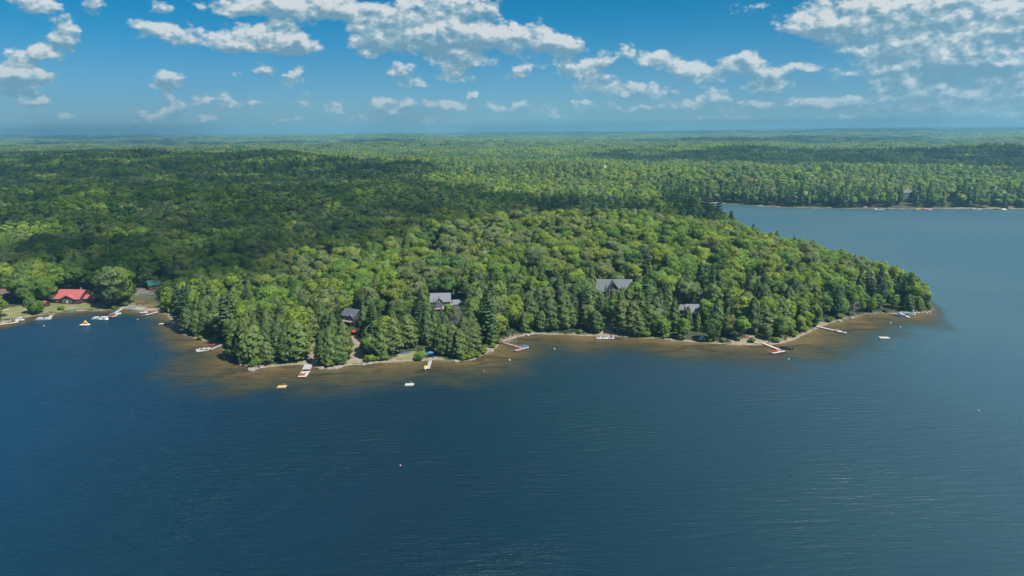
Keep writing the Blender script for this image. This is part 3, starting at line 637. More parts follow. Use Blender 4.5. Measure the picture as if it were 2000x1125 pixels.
def near_trees():
    for r0, r1, st in ((250, 700, 6.6),):
        X, Y = scatter(r0, r1, st); d = sdist(X, Y)
        clump = fbm(X / 45, Y / 45, 3); front = fbm(X / 60 + 50, Y / 60, 2)
        keep = (d > 2.2)
        for L in CLEAR: keep &= ~inpoly(X, Y, L)
        X, Y, d, clump, front = (a[keep] for a in (X, Y, d, clump, front))
        px = proj(np.stack([X, Y, np.full(len(X), 5.)], -1))[:, 0]
        for x, y, dd, c, fr, q in zip(X, Y, d, clump, front, px):
            u = rng.random(); low = (x < -75 and y > 405 and dd < 120 and x < -100)
            pc = 0.60 if dd < 22 else (.34 if dd < 48 else .03)
            if 840 < q < 1640 and dd < 75: pc = max(pc, .42)
            if q < 330: pc = .04
            if y > 425 or q > 1590: pc *= .32
            pc *= .55 + .9 * fr
            if u < pc: put(x, y, 1, int(rng.integers(4)), rng.uniform(.72, 1.28) * (.82 if dd < 6 else 1.05), int(rng.integers(3)))
            elif u < pc + ((.07 if dd < 90 else .025) if y < 425 else .012): put(x, y, 2, int(rng.integers(3)), rng.uniform(.62, .92), int(rng.integers(3)))
            elif u < pc + ((.07 + (.06 if dd < 90 else .03)) if y < 425 else .03): put(x, y, 3, int(rng.integers(2)), rng.uniform(.7, 1.2), int(rng.integers(2)))
            else:
                if rng.random() < .20 and dd > 25: continue
                t = int(np.clip(int(c * 7 * 1.5 - 1.8 + rng.normal(0, 1.1)) % 7, 0, 6))
                put(x, y, 0, int(rng.integers(7)) if dd > 30 else 7 + int(rng.integers(3)), rng.uniform(.62, 1.12) * (.78 if dd < 10 else 1), t)
near_trees(); NAUTO = len(TX)
# trees the photograph singles out: px, py of the foot, kind, variant, scale, tint
for (px, py, k, i, s, t) in [(226, 599, 0, 7, 1.5, 4), (244, 595, 0, 9, 1.35, 1), (212, 597, 0, 8, 1.2, 4), (213, 592, 0, 0, 1.1, 2), (62, 612, 0, 7, .6, 2), (70, 614, 0, 8, .55, 2), (78, 611, 0, 9, .45, 2), (40, 592, 0, 2, 1.0, 5), (58, 590, 0, 5, 1.05, 4), (30, 588, 0, 0, .95, 6), (75, 588, 0, 3, .9, 2),
       (352, 640, 2, 0, 1.0, 0), (366, 648, 2, 2, .95, 1), (443, 672, 2, 1, 1.15, 2), (455, 664, 2, 2, .95, 0), (425, 660, 0, 5, .9, 4), (952, 672, 2, 0, 1.12, 0), (958, 664, 2, 2, .95, 2), (1803, 603, 2, 1, .36, 1), (1774, 597, 2, 2, .75, 1), (1716, 600, 2, 0, .95, 1), (1690, 592, 2, 1, .9, 0),
       (462, 700, 1, 0, 1.35, 0), (480, 708, 1, 1, 1.4, 0), (500, 703, 1, 2, 1.35, 2), (520, 700, 1, 3, 1.25, 1), (545, 700, 1, 0, 1.2, 1), (582, 700, 1, 2, 1.5, 0), (560, 697, 1, 1, 1.1, 1), (630, 712, 1, 1, 1.05, 1), (645, 711, 1, 3, 1.25, 0), (662, 709, 1, 0, .95, 0), (672, 700, 1, 1, 1.15, 2),
       (722, 700, 0, 5, .7, 2), (745, 698, 1, 3, 1.3, 0), (770, 688, 1, 0, 1.2, 2), (755, 694, 0, 3, .6, 4), (835, 672, 1, 1, 1.1, 1), (850, 668, 1, 3, 1.1, 0), (865, 690, 1, 2, 1.15, 0), (885, 692, 1, 0, 1.05, 2), (905, 695, 1, 1, 1.1, 1), (922, 688, 1, 2, 1.0, 2), (820, 660, 3, 0, 1.0, 0), (800, 655, 3, 1, 1.1, 1), (846, 648, 3, 0, .9, 1),
       (1030, 645, 0, 3, .6, 0), (1075, 642, 1, 2, 1.3, 1), (1100, 640, 1, 0, 1.4, 0), (1215, 648, 1, 2, 1.4, 2), (1235, 652, 1, 0, 1.25, 2), (1182, 598, 3, 0, .78, 0), (1214, 604, 0, 8, .82, 4), (1229, 603, 1, 2, .95, 2), (1171, 606, 1, 0, .82, 2), (1197, 612, 1, 1, .9, 0), (1245, 602, 0, 7, .9, 1), (674, 688, 1, 0, 1.0, 0), (724, 690, 1, 2, 1.1, 1), (712, 655, 1, 1, 1.0, 0), (848, 624, 3, 0, .66, 0), (862, 626, 3, 1, .6, 1), (876, 620, 0, 8, .5, 1), (888, 626, 0, 7, .5, 4), (1206, 620, 1, 2, 1.0, 2), (1376, 634, 0, 9, .8, 1), (1343, 640, 1, 1, .75, 0), (1362, 646, 1, 3, .7, 2), (318, 585, 0, 8, .6, 3), (330, 583, 0, 7, .7, 0), (287, 561, 0, 9, .8, 4), (305, 562, 0, 8, .55, 5), (338, 566, 0, 7, .9, 1), (1490, 640, 0, 1, .95, 0), (1450, 662, 0, 5, .7, 1)]:
    g0 = ground(px, py); put(g0[0], g0[1], k, i, s, t)
TX, TY, TK, TI, TS, TT, TR = map(np.array, (TX, TY, TK, TI, TS, TT, TR))
TZ = height(TX, TY) - .15
HT = np.array([PROTO[KIND[k]][i][2] for k, i in zip(TK, TI)]) * TS; WT = np.array([PROTO[KIND[k]][i][3] for k, i in zip(TK, TI)]) * TS
# drop or shorten whatever would stand in a kept-open view
b = proj(np.stack([TX, TY, TZ], -1)); t_ = proj(np.stack([TX, TY, TZ + HT], -1)); rp = F * WT / b[:, 2]
drop = np.zeros(len(TX), bool); dist = np.hypot(TX, TY)
for x0, y0, x1, y1, dd in BOX:
    drop |= (b[:, 0] + rp * .8 > x0) & (b[:, 0] - rp * .8 < x1) & (t_[:, 1] < y1) & (b[:, 1] > y0) & (dist < dd - 1)
    drop |= (b[:, 0] + rp > x0) & (b[:, 0] - rp < x1) & (np.abs(dist - dd) < 7)
forced = np.arange(len(TX)) >= NAUTO; keep = ~drop | forced
TX, TY, TK, TI, TS, TT, TR, TZ, HT, WT, dist, b, t_, rp = (a[keep] for a in (TX, TY, TK, TI, TS, TT, TR, TZ, HT, WT, dist, b, t_, rp))
# which trees show largest: coarse visibility count, front to back
sc_ = .5; Wd, Hd = 1000, 563; zb = np.zeros((Hd, Wd), bool); vis = np.zeros(len(TX))
for j in np.argsort(dist):
    x0, x1 = b[j, 0] - rp[j], b[j, 0] + rp[j]; y0, y1 = t_[j, 1], b[j, 1]
    ix0, ix1, iy0, iy1 = int(max(0, x0 * sc_)), int(min(Wd, x1 * sc_ + 1)), int(max(0, y0 * sc_)), int(min(Hd, y1 * sc_ + 1))
    if ix1 <= ix0 or iy1 <= iy0: continue
    yy, xx = np.mgrid[iy0:iy1, ix0:ix1]; v = (yy / sc_ - y0) / max(1e-6, y1 - y0); hw = np.clip(v / .25, .15, 1) if TK[j] != 0 else np.sqrt(np.clip(1 - ((v - .45) / .55) ** 2, 0, 1))
    m = np.abs(xx / sc_ - b[j, 0]) < rp[j] * .85 * hw
    sub = zb[iy0:iy1, ix0:ix1]; vis[j] = (m & ~sub).sum(); sub |= m
single = np.zeros(len(TX), bool)
for k, lim in ((0, 296), (1, 296), (2, 250), (3, 200)):
    idx = np.where((TK == k) & (vis > 3))[0]; idx = idx[np.argsort(-vis[idx])][:lim]; single[idx] = True
print('near trees', len(TX), 'single', [int((single & (TK == k)).sum()) for k in range(4)], 'min vis', [float(vis[single & (TK == k)].min()) for k in range(4)])
PAL = [GREENS, CEDG, PING, SPRG]; PNM = [GNAMES, CEDN, PINN, SPRN]
def tint_of(k, t, x, y):
    c = PAL[k][t % len(PAL[k])].copy(); c = c * rng.uniform(.86, 1.14) * np.array([rng.uniform(.93, 1.07), 1, rng.uniform(.9, 1.1)]); return c

# ------------------------------------------------------------------ labels that single out each tree
ZONES = [(-400, 60, 'by the far left lawn'), (60, 118, 'around the small red shed'), (118, 192, 'behind the red roofed cottage'), (192, 262, 'right of the red roofed cottage'), (262, 345, 'around the green roofed lodge'),
         (345, 440, 'behind the square white dock'), (440, 520, 'left of the yellow raft'), (520, 590, 'behind the yellow raft'), (590, 660, 'above the two red chairs'), (660, 735, 'around the dark roofed cabin'),
         (735, 840, 'left of the gabled cottage'), (840, 910, 'below the gabled cottage'), (910, 980, 'right of the gabled cottage'), (980, 1060, 'behind the L shaped dock'), (1060, 1160, 'left of the white dock'),
         (1160, 1240, 'around the metal roofed house'), (1240, 1330, 'right of the metal roofed house'), (1330, 1400, 'around the umbrella cabin'), (1400, 1540, 'behind the four red chairs'), (1540, 1660, 'behind the long dock'),
         (1660, 1740, 'right of the long dock'), (1740, 1830, 'on the rocky tip'), (1830, 2600, 'across the bay')]
ORD = ['leftmost', 'second from left', 'third from left', 'fourth from left', 'fifth from left', 'sixth from left', 'seventh from left', 'eighth from left', 'ninth from left', 'tenth from left', 'eleventh from left', 'twelfth from left'] + [k + ' from left' for k in 'thirteenth fourteenth fifteenth sixteenth seventeenth eighteenth nineteenth twentieth'.split()]
KN = {'broadleaf_tree': 'maple', 'cedar_tree': 'cedar', 'pine_tree': 'pine', 'spruce_tree': 'spruce'}
def label_trees(ids, sd):
    from collections import defaultdict
    gr = defaultdict(list)
    for j in ids:
        z = next((n for a, c, n in ZONES if a <= b[j, 0] < c), 'across the bay'); k = TK[j]
        row = 'waterside' if sd[j] < 12 else ('near shore' if sd[j] < 40 else ('inland' if sd[j] < 90 else 'hilltop'))
        siz = 'small' if HT[j] < 12 else ('tall' if HT[j] > (17 if k == 0 else 15) else 'medium')
        gr[(siz, PNM[k][TT[j] % len(PNM[k])], KN[KIND[k]], row, z)].append(j)
    out = {}
    for key, js in gr.items():
        js.sort(key=lambda j: b[j, 0])
        for n, j in enumerate(js):
            siz, colr, kn, row, z = key; lab = f'{siz} {colr} {kn} {row} {z}'
            if len(js) > 1: lab = f'{siz} {colr} {kn} {row} {z}, {ORD[min(n, 19)]}'
            out[j] = lab
    return out
SD = sdist(TX, TY); ids = np.where(single)[0]; LAB = label_trees(ids, SD)
GRP = {0: 'broadleaf trees of the near wood', 1: 'cedars along the near shore', 2: 'pines of the near wood', 3: 'spruces of the near wood'}
for j in ids:
    k = int(TK[j]); cr, tr, H_, W_ = PROTO[KIND[k]][TI[j]]; s = float(TS[j])
    e = thing(KIND[k], LAB[j], 'tree', (TX[j], TY[j], TZ[j]), float(TR[j]), GRP[k], s)
    o = bpy.data.objects.new('crown', cr); COL.objects.link(o); o.parent = e; c = tint_of(k, int(TT[j]), TX[j], TY[j]); o['tint'] = [float(c[0]), float(c[1]), float(c[2]), 1.0]
    o = bpy.data.objects.new('trunk', tr); COL.objects.link(o); o.parent = e

# ------------------------------------------------------------------ the rest of the wood: one uncountable object
FP, FI, FS, FR, FT = [], [], [], [], []
def fadd(X, Y, Z, I, Sx, T): FP.append(np.stack([X, Y, Z], 1)); FI.append(I); FS.append(Sx); FR.append(rng.uniform(0, 6.28, len(X))); FT.append(T)
protos = []
def gproto(meshes):
    """prototype the scatter draws from: crown and trunk in one mesh, kept only as data of the forest"""
    o = bpy.data.objects.new('forest_source', meshes); protos.append(o); return len(protos) - 1
def joined(cr, tr):
    me = cr.copy(); 
    return me
PID = {}
for k in range(4):
    for i, (cr, tr, _, _) in enumerate(PROTO[KIND[k]]): PID[(k, i)] = gproto(cr)
LID = [gproto(leafmesh('crown', *d[:3], m, d[3] if len(d) > 3 else None)) for d, m, _ in LOW]; CID = [gproto(leafmesh('crown', *d[:3], m, d[3] if len(d) > 3 else None)) for d, m in CLU]
rest = np.where(~single)[0]
fadd(TX[rest], TY[rest], TZ[rest], np.array([PID[(int(TK[j]), int(TI[j]))] for j in rest]), np.repeat(TS[rest][:, None], 3, 1), np.array([tint_of(int(TK[j]), int(TT[j]), 0, 0) for j in rest]))
def conif(X, Y, d):
    """share of conifers: shore belts and dark stands"""
    n = fbm(X / 260 + 9, Y / 200 + 4, 3); s = ss(n, .57, .66) * .34
    s = np.maximum(s, np.where((d < 50) & (Y > 700), .52, .03)); return s
def far(r0, r1, st, low):
    X, Y = scatter(r0, r1, st, 41.0); d = sdist(X, Y); k = d > (4 if low else 20); X, Y, d = X[k], Y[k], d[k]; Z = height(X, Y, d) - .3; n = len(X)
    c = conif(X, Y, d); u = rng.random(n); con = u < c; a = fbm(X / 90, Y / 90, 3); m = rng.random(n)
    ti = np.clip(((a * 1.8 - .4) * 7 + rng.normal(0, 1.4, n)).astype(int), 0, 6)
    T = GREENS[ti] * rng.uniform(.88, 1.12, (n, 1)); T = np.where(con[:, None], np.where((rng.random(n) < .5)[:, None], PING[0], CEDG[1]) * rng.uniform(.8, 1.2, (n, 1)), T)
    T = T * 1.08
    if low:
        pb = proj(np.stack([X, Y, Z], -1)); pt = proj(np.stack([X, Y, Z + 19.], -1)); dd_ = np.hypot(X, Y); kk = np.ones(n, bool)
        for x0, y0, x1, y1, q_ in BOX:
            if q_ > 1000: kk &= ~((pb[:, 0] > x0 - 5) & (pb[:, 0] < x1 + 5) & (pt[:, 1] < y1) & (pb[:, 1] > y0) & (dd_ < 1140))
        X, Y, Z, T, con, d = X[kk], Y[kk], Z[kk], T[kk], con[kk], d[kk]; n = len(X)
        I = np.where(con, np.where(rng.random(n) < .6, LID[5], LID[6]), np.array(LID)[rng.integers(0, 5, n)])
        sc = rng.uniform(.72, 1.15, n) * (st / 8.8); sc = np.where(con & (d < 60) & (X > 100), sc * 1.25, sc)
        fadd(X, Y, Z, I, np.repeat(sc[:, None], 3, 1), T)
    else:
        I = np.where(con, CID[2], np.array([CID[0], CID[1], CID[3]])[rng.integers(0, 3, n)]); sc = st / 34.
        fadd(X, Y, Z, I, np.stack([sc * np.ones(n), sc * np.ones(n), rng.uniform(.85, 1.25, n) * min(sc, 1.5) ** .5], 1), T)
    print('far', r0, r1, n)
far(700, 1950, 8.8, True)
far(1950, 4200, 33, False)
far(4200, 9000, 72, False)
far(9000, 17000, 150, False)
FP = np.concatenate(FP); FI = np.concatenate(FI); FS = np.concatenate(FS); FR = np.concatenate(FR); FT = np.concatenate(FT)
me = bpy.data.meshes.new('forest'); me.vertices.add(len(FP)); me.vertices.foreach_set('co', FP.ravel().astype(np.float32))
for nm, ty, val, key in (('idx', 'INT', FI, 'value'), ('scl', 'FLOAT_VECTOR', FS, 'vector'), ('turn', 'FLOAT', FR, 'value'), ('tint', 'FLOAT_COLOR', np.concatenate([FT, np.ones((len(FT), 1))], 1), 'color')):
    at_ = me.attributes.new(nm, ty, 'POINT'); at_.data.foreach_set(key, val.ravel().astype(np.int32 if ty == 'INT' else np.float32))
fo = bpy.data.objects.new('forest', me); COL.objects.link(fo)
tag(fo, 'mixed green forest canopy of maples and conifers rolling back to the horizon', 'forest', None, 'stuff')
ng = bpy.data.node_groups.new('scatter_trees', 'GeometryNodeTree')
ng.interface.new_socket('Geometry', in_out='INPUT', socket_type='NodeSocketGeometry'); ng.interface.new_socket('Geometry', in_out='OUTPUT', socket_type='NodeSocketGeometry')
gi = ng.nodes.new('NodeGroupInput'); go = ng.nodes.new('NodeGroupOutput'); jn = ng.nodes.new('GeometryNodeJoinGeometry')
def nattr(nm, ty):
    a = ng.nodes.new('GeometryNodeInputNamedAttribute'); a.data_type = ty; a.inputs[0].default_value = nm; return a.outputs[0]
aidx, ascl, atrn = nattr('idx', 'INT'), nattr('scl', 'FLOAT_VECTOR'), nattr('turn', 'FLOAT')
cx_ = ng.nodes.new('ShaderNodeCombineXYZ'); ng.links.new(atrn, cx_.inputs[2])
for k, po in enumerate(protos):
    if not (FI == k).any(): continue
    cmp_ = ng.nodes.new('FunctionNodeCompare'); cmp_.data_type = 'INT'; cmp_.operation = 'EQUAL'
    ng.links.new(aidx, cmp_.inputs[2]); cmp_.inputs[3].default_value = k
    oi = ng.nodes.new('GeometryNodeObjectInfo'); oi.inputs['Object'].default_value = po
    ip = ng.nodes.new('GeometryNodeInstanceOnPoints')
    ng.links.new(gi.outputs[0], ip.inputs['Points']); ng.links.new(cmp_.outputs[0], ip.inputs['Selection']); ng.links.new(oi.outputs['Geometry'], ip.inputs['Instance'])
    ng.links.new(cx_.outputs[0], ip.inputs['Rotation']); ng.links.new(ascl, ip.inputs['Scale']); ng.links.new(ip.outputs[0], jn.inputs[0])
ng.links.new(jn.outputs[0], go.inputs[0])
md = fo.modifiers.new('scatter', 'NODES'); md.node_group = ng

# ------------------------------------------------------------------ docks, rafts, boats, houses and what stands on them
def vec(px, py, z=.45): return at(px, py, z)
def ang(a, b): return math.atan2(b[1] - a[1], b[0] - a[0])
def dock(label, a, b, width, mat='woodgrey', head=None, z=.5, group=None):
    """a, b: pixels of the two ends. head = (length along, width across, offset) end platform"""
    A = vec(*a, z); B = vec(*b, z); L = float(np.linalg.norm(B[:2] - A[:2])); t = thing('dock', label, 'dock', A, ang(A, B), group)
    d = MB(); n = max(3, int(L / .75)); st = L / n
    for i in range(n): d.box(i * st, (i + 1) * st - .05, -width / 2, width / 2, -.06, 0)
    d.build('deck', MT[mat], t)
    r = MB(); r.box(0, L, -width / 2 - .06, -width / 2, -.22, .015); r.box(0, L, width / 2, width / 2 + .06, -.22, .015); r.build('side_beam', MT['post'], t)
    for i in range(max(2, int(L / 4)) + 1):
        x = .3 + (L - .6) * i / max(2, int(L / 4))
        for sy in (-1, 1): MB().tube((x, sy * (width / 2 + .12), -1.6), (x, sy * (width / 2 + .12), .45), .075, n=6).build('post', MT['post'], t)
    if head:
        l, w, off = head; h = MB(); m = max(3, int(l / .5)); s2 = l / m
        for i in range(m): h.box(L - l + i * s2, L - l + (i + 1) * s2 - .04, off - w / 2, off + w / 2, .006, .09)
        h.build('platform', MT[mat], t)
        f = MB().box(L - l, L, off - w / 2 - .05, off + w / 2 + .05, -.3, -.08); f.build('float', MT['post'], t)
    return t, A, B
def spot(t, x, y, z=0.0):
    c, s = math.cos(t.rotation_euler.z), math.sin(t.rotation_euler.z); l = t.location
    return (l.x + c * x - s * y, l.y + s * x + c * y, l.z + z)
def raft(label, px, py, w, l, mat, rz=0.0, ladder=True):
    p = vec(px, py, .35); t = thing('swim_raft', label, 'raft', p, rz); d = MB(); n = 9
    for i in range(n): d.box(-w / 2 + i * w / n, -w / 2 + (i + 1) * w / n - .05, -l / 2, l / 2, 0, .09)
    d.build('deck', MT[mat], t); f = MB(); f.box(-w / 2 + .05, w / 2 - .05, -l / 2 + .05, -l / 2 + .6, -.5, -.01); f.box(-w / 2 + .05, w / 2 - .05, l / 2 - .6, l / 2 - .05, -.5, -.01); f.build('float', MT['post'], t)
    if ladder:
        k = MB()
        for sx in (-.25, .25):
            k.tube((w * .12 + sx, l / 2, -.4), (w * .12 + sx, l / 2, .95), .045, n=6); k.tube((w * .12 + sx, l / 2, .95), (w * .12 + sx, l / 2 - .4, .95), .045, n=6)
        for z in (-.2, .1, .4): k.tube((w * .12 - .25, l / 2 + .03, z), (w * .12 + .25, l / 2 + .03, z), .035, n=6)
        k.build('ladder', MT['alu'], t)
    return t
def hull_rings(L, W, D, n=12, stern=.85):
    rr = []
    for i in range(n + 1):
        f = i / n; x = L * f - L / 2; w = W / 2 * (stern + (1 - stern) * min(1, f * 4)) * (1 - max(0, (f - .5) / .5) ** 2.2) + .02; top = D * (1 + .35 * max(0, f - .5)); keel = -.12 + .4 * max(0, f - .7) * D
        rr.append([(x, -w, top), (x, -w * .85, keel + D * .35), (x, -w * .25, keel), (x, w * .25, keel), (x, w * .85, keel + D * .35), (x, w, top)])
    return rr
def motorboat(label, loc, rz, L=5.6, W=2.1, hull='white', cover=None, group=None, name='motorboat'):
    t = thing(name, label, 'boat', loc, rz, group); MB().loft(hull_rings(L, W, .75)).build('hull', MT[hull], t, True)
    MB().loft([[(x, -w * .82, .74 + h), (x, 0, .76 + h * 1.5), (x, w * .82, .74 + h), (x, 0, .70)] for x, w, h in [(L * f - L / 2, W / 2 * (1 - max(0, (f - .5) / .5) ** 2.2) + .03, .0 if cover is None else .32 * math.sin(math.pi * min(1, max(0, f)))) for f in np.linspace(.06, .96, 9)]]).build('canvas_cover' if cover else 'cockpit_floor', MT[cover or 'dark'], t, True)
    if not cover:
        MB().loft([[(.3, -W * .36, .8), (.3, W * .36, .8), (.32, W * .36, .83), (.32, -W * .36, .83)], [(-.05, -W * .33, 1.25), (-.05, W * .33, 1.25), (-.03, W * .33, 1.25), (-.03, -W * .33, 1.25)]]).build('windshield', MT['glass'], t)
        MB().box(-1.9, -1.4, -W * .35, W * .35, .76, 1.05).box(-.9, -.4, -.75, -.2, .76, 1.15).box(-.9, -.4, .2, .75, .76, 1.15).build('seat', MT['offwhite'], t)
    MB().box(-L / 2 - .5, -L / 2 - .02, -.2, .2, .45, 1.15).box(-L / 2 - .35, -L / 2 - .15, -.07, .07, -.5, .45).build('outboard_motor', MT['motor'], t)
    return t
def pontoon(label, loc, rz, L=6.8, W=2.5, canopy=None, skirt='white', group=None):
    t = thing('pontoon_boat', label, 'boat', loc, rz, group)
    for s in (-1, 1): MB().tube((-L / 2, s * W * .36, .1), (L / 2 - .7, s * W * .36, .1), .33, n=10).tube((L / 2 - .7, s * W * .36, .1), (L / 2, s * W * .36, .28), .33, .06, 10).build('float', MT['alu'], t)
    MB().box(-L / 2 + .2, L / 2 - .35, -W / 2, W / 2, .48, .58).build('deck', MT['offwhite'], t)
    f = MB(); x0, x1 = -L / 2 + .7, L / 2 - .9
    f.box(x0, x1, -W / 2 + .03, -W / 2 + .09, .6, 1.25).box(x0, x1, W / 2 - .09, W / 2 - .03, .6, 1.25).box(x1, x1 + .06, -W / 2 + .03, -.4, .6, 1.25).box(x1, x1 + .06, .4, W / 2 - .03, .6, 1.25).box(x0, x0 + .06, -W / 2 + .09, .3, .6, 1.25)
    f.build('fence', MT[skirt], t)
    MB().box(x0 + .2, x0 + .9, -W / 2 + .15, W / 2 - .15, .59, 1.05).box(x1 - 1.6, x1 - .2, -W / 2 + .15, -W / 2 + .75, .59, 1.0).box(x1 - 1.6, x1 - .2, W / 2 - .75, W / 2 - .15, .59, 1.0).build('seat', MT['offwhite'], t)
    MB().box(-.6, -.1, W / 2 - 1.0, W / 2 - .2, .59, 1.3).build('console', MT['dark'], t)
    if canopy:
        c = MB(); c.loft([[(-1.9 + 2.6 * i / 6, -W / 2 + .1, 2.25), (-1.9 + 2.6 * i / 6, 0, 2.5), (-1.9 + 2.6 * i / 6, W / 2 - .1, 2.25), (-1.9 + 2.6 * i / 6, 0, 2.42)] for i in range(7)]); c.build('canopy', MT[canopy], t)
        p = MB()
        for sx in (-1.8, .6):
            for sy in (-1, 1): p.tube((-.6, sy * (W / 2 - .1), 1.25), (sx, sy * (W / 2 - .12), 2.3), .03, n=5)
        p.build('canopy_frame', MT['alu'], t)
    MB().box(-L / 2 - .35, -L / 2 + .15, -.2, .2, .5, 1.2).box(-L / 2 - .2, -L / 2, -.07, .07, -.4, .5).build('outboard_motor', MT['motor'], t)
    return t
def kayak(label, loc, rz, col, L=3.6, W=.78, name='kayak', cat='kayak', group=None):
    t = thing(name, label, cat, loc, rz, group); rr = []
    for f in np.linspace(0, 1, 13):
        w = W / 2 * math.sin(math.pi * f) ** .6 + .01; z = .10 * (abs(2 * f - 1)) ** 3; x = L * (f - .5)
        rr.append([(x, -w, .20 + z), (x, -w * .6, .02 + z), (x, w * .6, .02 + z), (x, w, .20 + z), (x, w * .3, .30 + z), (x, -w * .3, .30 + z)])
    MB().loft(rr).build('hull', MT[col], t, True)
    MB().loft([[(-.35 + .9 * f, s * .22 * math.sin(math.pi * (.15 + .7 * f)), .325) for s in (-1, 1)] + [(-.35 + .9 * f, s * .22 * math.sin(math.pi * (.15 + .7 * f)), .30) for s in (1, -1)] for f in np.linspace(0, 1, 6)]).build('cockpit', MT['black'], t)
    return t
def canoe(label, loc, rz, col, L=4.6, W=.95):
    t = thing('canoe', label, 'canoe', loc, rz); rr = []
    for f in np.linspace(0, 1, 13):
        w = W / 2 * math.sin(math.pi * f) ** .7 + .015; z = .22 * abs(2 * f - 1) ** 3; x = L * (f - .5)
        rr.append([(x, -w, .38 + z), (x, -w * .75, .05), (x, w * .75, .05), (x, w, .38 + z), (x, w * .85, .38 + z), (x, w * .6, .12), (x, -w * .6, .12), (x, -w * .85, .38 + z)])
    MB().loft(rr).build('hull', MT[col], t, True)
    for x in (-1.2, 1.1): MB().box(x - .12, x + .12, -.33, .33, .3, .33).build('seat', MT['wood'], t)
    return t
def chair(label, loc, rz, col, group=None, s=1.2):
    t = thing('deck_chair', label, 'chair', loc, rz, group, s); m = MT[col]
    MB().loft([[(-.28, -.35, .36), (.28, -.35, .36), (.28, -.35, .40), (-.28, -.35, .40)], [(-.28, .28, .24), (.28, .28, .24), (.28, .28, .28), (-.28, .28, .28)]]).build('seat', m, t)
    b = MB()
    for i in range(5): x = -.26 + .13 * i; h = .95 + .09 * (1 - abs(i - 2) / 2); b.add([(x - .05, .24, .26), (x + .05, .24, .26), (x + .06, .55, h), (x - .06, .55, h), (x - .05, .28, .25), (x + .05, .28, .25), (x + .06, .59, h), (x - .06, .59, h)], [(0, 1, 2, 3), (7, 6, 5, 4), (0, 4, 5, 1), (2, 6, 7, 3), (1, 5, 6, 2), (3, 7, 4, 0)])
    b.build('backrest', m, t)
    for s_ in (-1, 1):
        MB().box(s_ * .36 - .08, s_ * .36 + .08, -.42, .38, .53, .57).build('armrest', m, t)
        MB().box(s_ * .33 - .04, s_ * .33 + .04, -.38, -.28, 0, .53).build('leg', m, t); MB().box(s_ * .33 - .04, s_ * .33 + .04, .22, .32, 0, .53).build('leg', m, t)
    return t
def umbrella(label, loc, col, r=1.5):
    t = thing('patio_umbrella', label, 'umbrella', loc); MB().tube((0, 0, 0), (0, 0, 2.55), .03, n=6).build('pole', MT['white'], t)
    c = MB(); n = 8; vs = [(0, 0, 2.65)] + [(r * math.cos(6.2832 * i / n), r * math.sin(6.2832 * i / n), 2.1) for i in range(n)] + [(0, 0, 2.58)] + [(r * math.cos(6.2832 * i / n), r * math.sin(6.2832 * i / n), 2.04) for i in range(n)]
    c.add(vs, [(0, 1 + i, 1 + (i + 1) % n) for i in range(n)] + [(n + 1, n + 2 + (i + 1) % n, n + 2 + i) for i in range(n)] + [(1 + i, n + 2 + i, n + 2 + (i + 1) % n, 1 + (i + 1) % n) for i in range(n)]); c.build('canopy', MT[col], t)
    MB().tube((0, 0, 0), (0, 0, .1), .28, n=10).build('base', MT['dark'], t); return t
def buoy(label, px, py, r=.32, col='white'):
    t = thing('buoy', label, 'buoy', at(px, py, .1), 0, 'mooring buoys on the lake'); MB().sphere((0, 0, .15), r).build('float', MT[col], t, True)
    MB().tube((0, 0, .15 + r * .8), (0, 0, .15 + r * 1.5), r * .18, n=6).build('ring', MT['dark'], t); return t
def car(label, loc, rz):
    t = thing('parked_car', label, 'car', loc, rz, 'cars parked by the green roofed lodge')
    MB().prism([(-2.3, .35), (2.3, .35), (2.35, .75), (2.15, .98), (1.1, 1.05), (-2.2, 1.08), (-2.35, .8)], -.92, .92, 'y').build('body', MT['carwhite'], t)
    MB().prism([(-2.1, 1.09), (1.0, 1.06), (.35, 1.55), (-1.85, 1.58)], -.80, .80, 'y').build('cabin_glass', MT['glass'], t)
    MB().box(-1.8, .3, -.78, .78, 1.585, 1.63).build('roof_panel', MT['carwhite'], t)
    for x in (-1.45, 1.45):
        for y in (-1, 1):
            w = MB().tube((x, y * .72, .36), (x, y * .95, .36), .36, n=14).build('wheel', MT['black'], t); MB().tube((x, y * .94, .36), (x, y * .965, .36), .2, n=10).build('rim', MT['alu'], w)
    for y in (-.65, .65): MB().box(2.3, 2.37, y - .18, y + .18, .62, .78).build('headlight', MT['glass'], t)
    return t
def window(par, x, y, z, w, h, face='y'):
    f = MB()
    def bx(a, b, c, d, dep0, dep1):
        if face == 'y': f.box(x + a, x + b, y - dep1, y - dep0, z + c, z + d)
        else: f.box(x + dep0, x + dep1, y + a, y + b, z + c, z + d)
    t = .10; bx(-w / 2 - t, w / 2 + t, h, h + t, 0, .07); bx(-w / 2 - t, w / 2 + t, -t, 0, 0, .07); bx(-w / 2 - t, -w / 2, 0, h, 0, .07); bx(w / 2, w / 2 + t, 0, h, 0, .07)
    o = f.build('window', MT['trim'], par); f = MB()
    if face == 'y': f.box(x - w / 2, x + w / 2, y - .03, y - .002, z, z + h)
    else: f.box(x + .002, x + .03, y - w / 2, y + w / 2, z, z + h)
    f.build('pane', MT['glass'], o); return o
def roof2(mb, x0, x1, y0, y1, wh, rh, o=.5, axis='x', th=.14):
    """two pitched slabs whose ridge runs along axis"""
    c = (y0 + y1) / 2; hw = (y1 - y0) / 2; s = rh / hw
    for sg in (-1, 1):
        pts = [(c, wh + rh), (c + sg * (hw + o), wh - s * o), (c + sg * (hw + o), wh - s * o + th), (c, wh + rh + th * 1.1)]
        mb.prism(pts, x0 - o, x1 + o, 'x' if axis == 'x' else 'y')
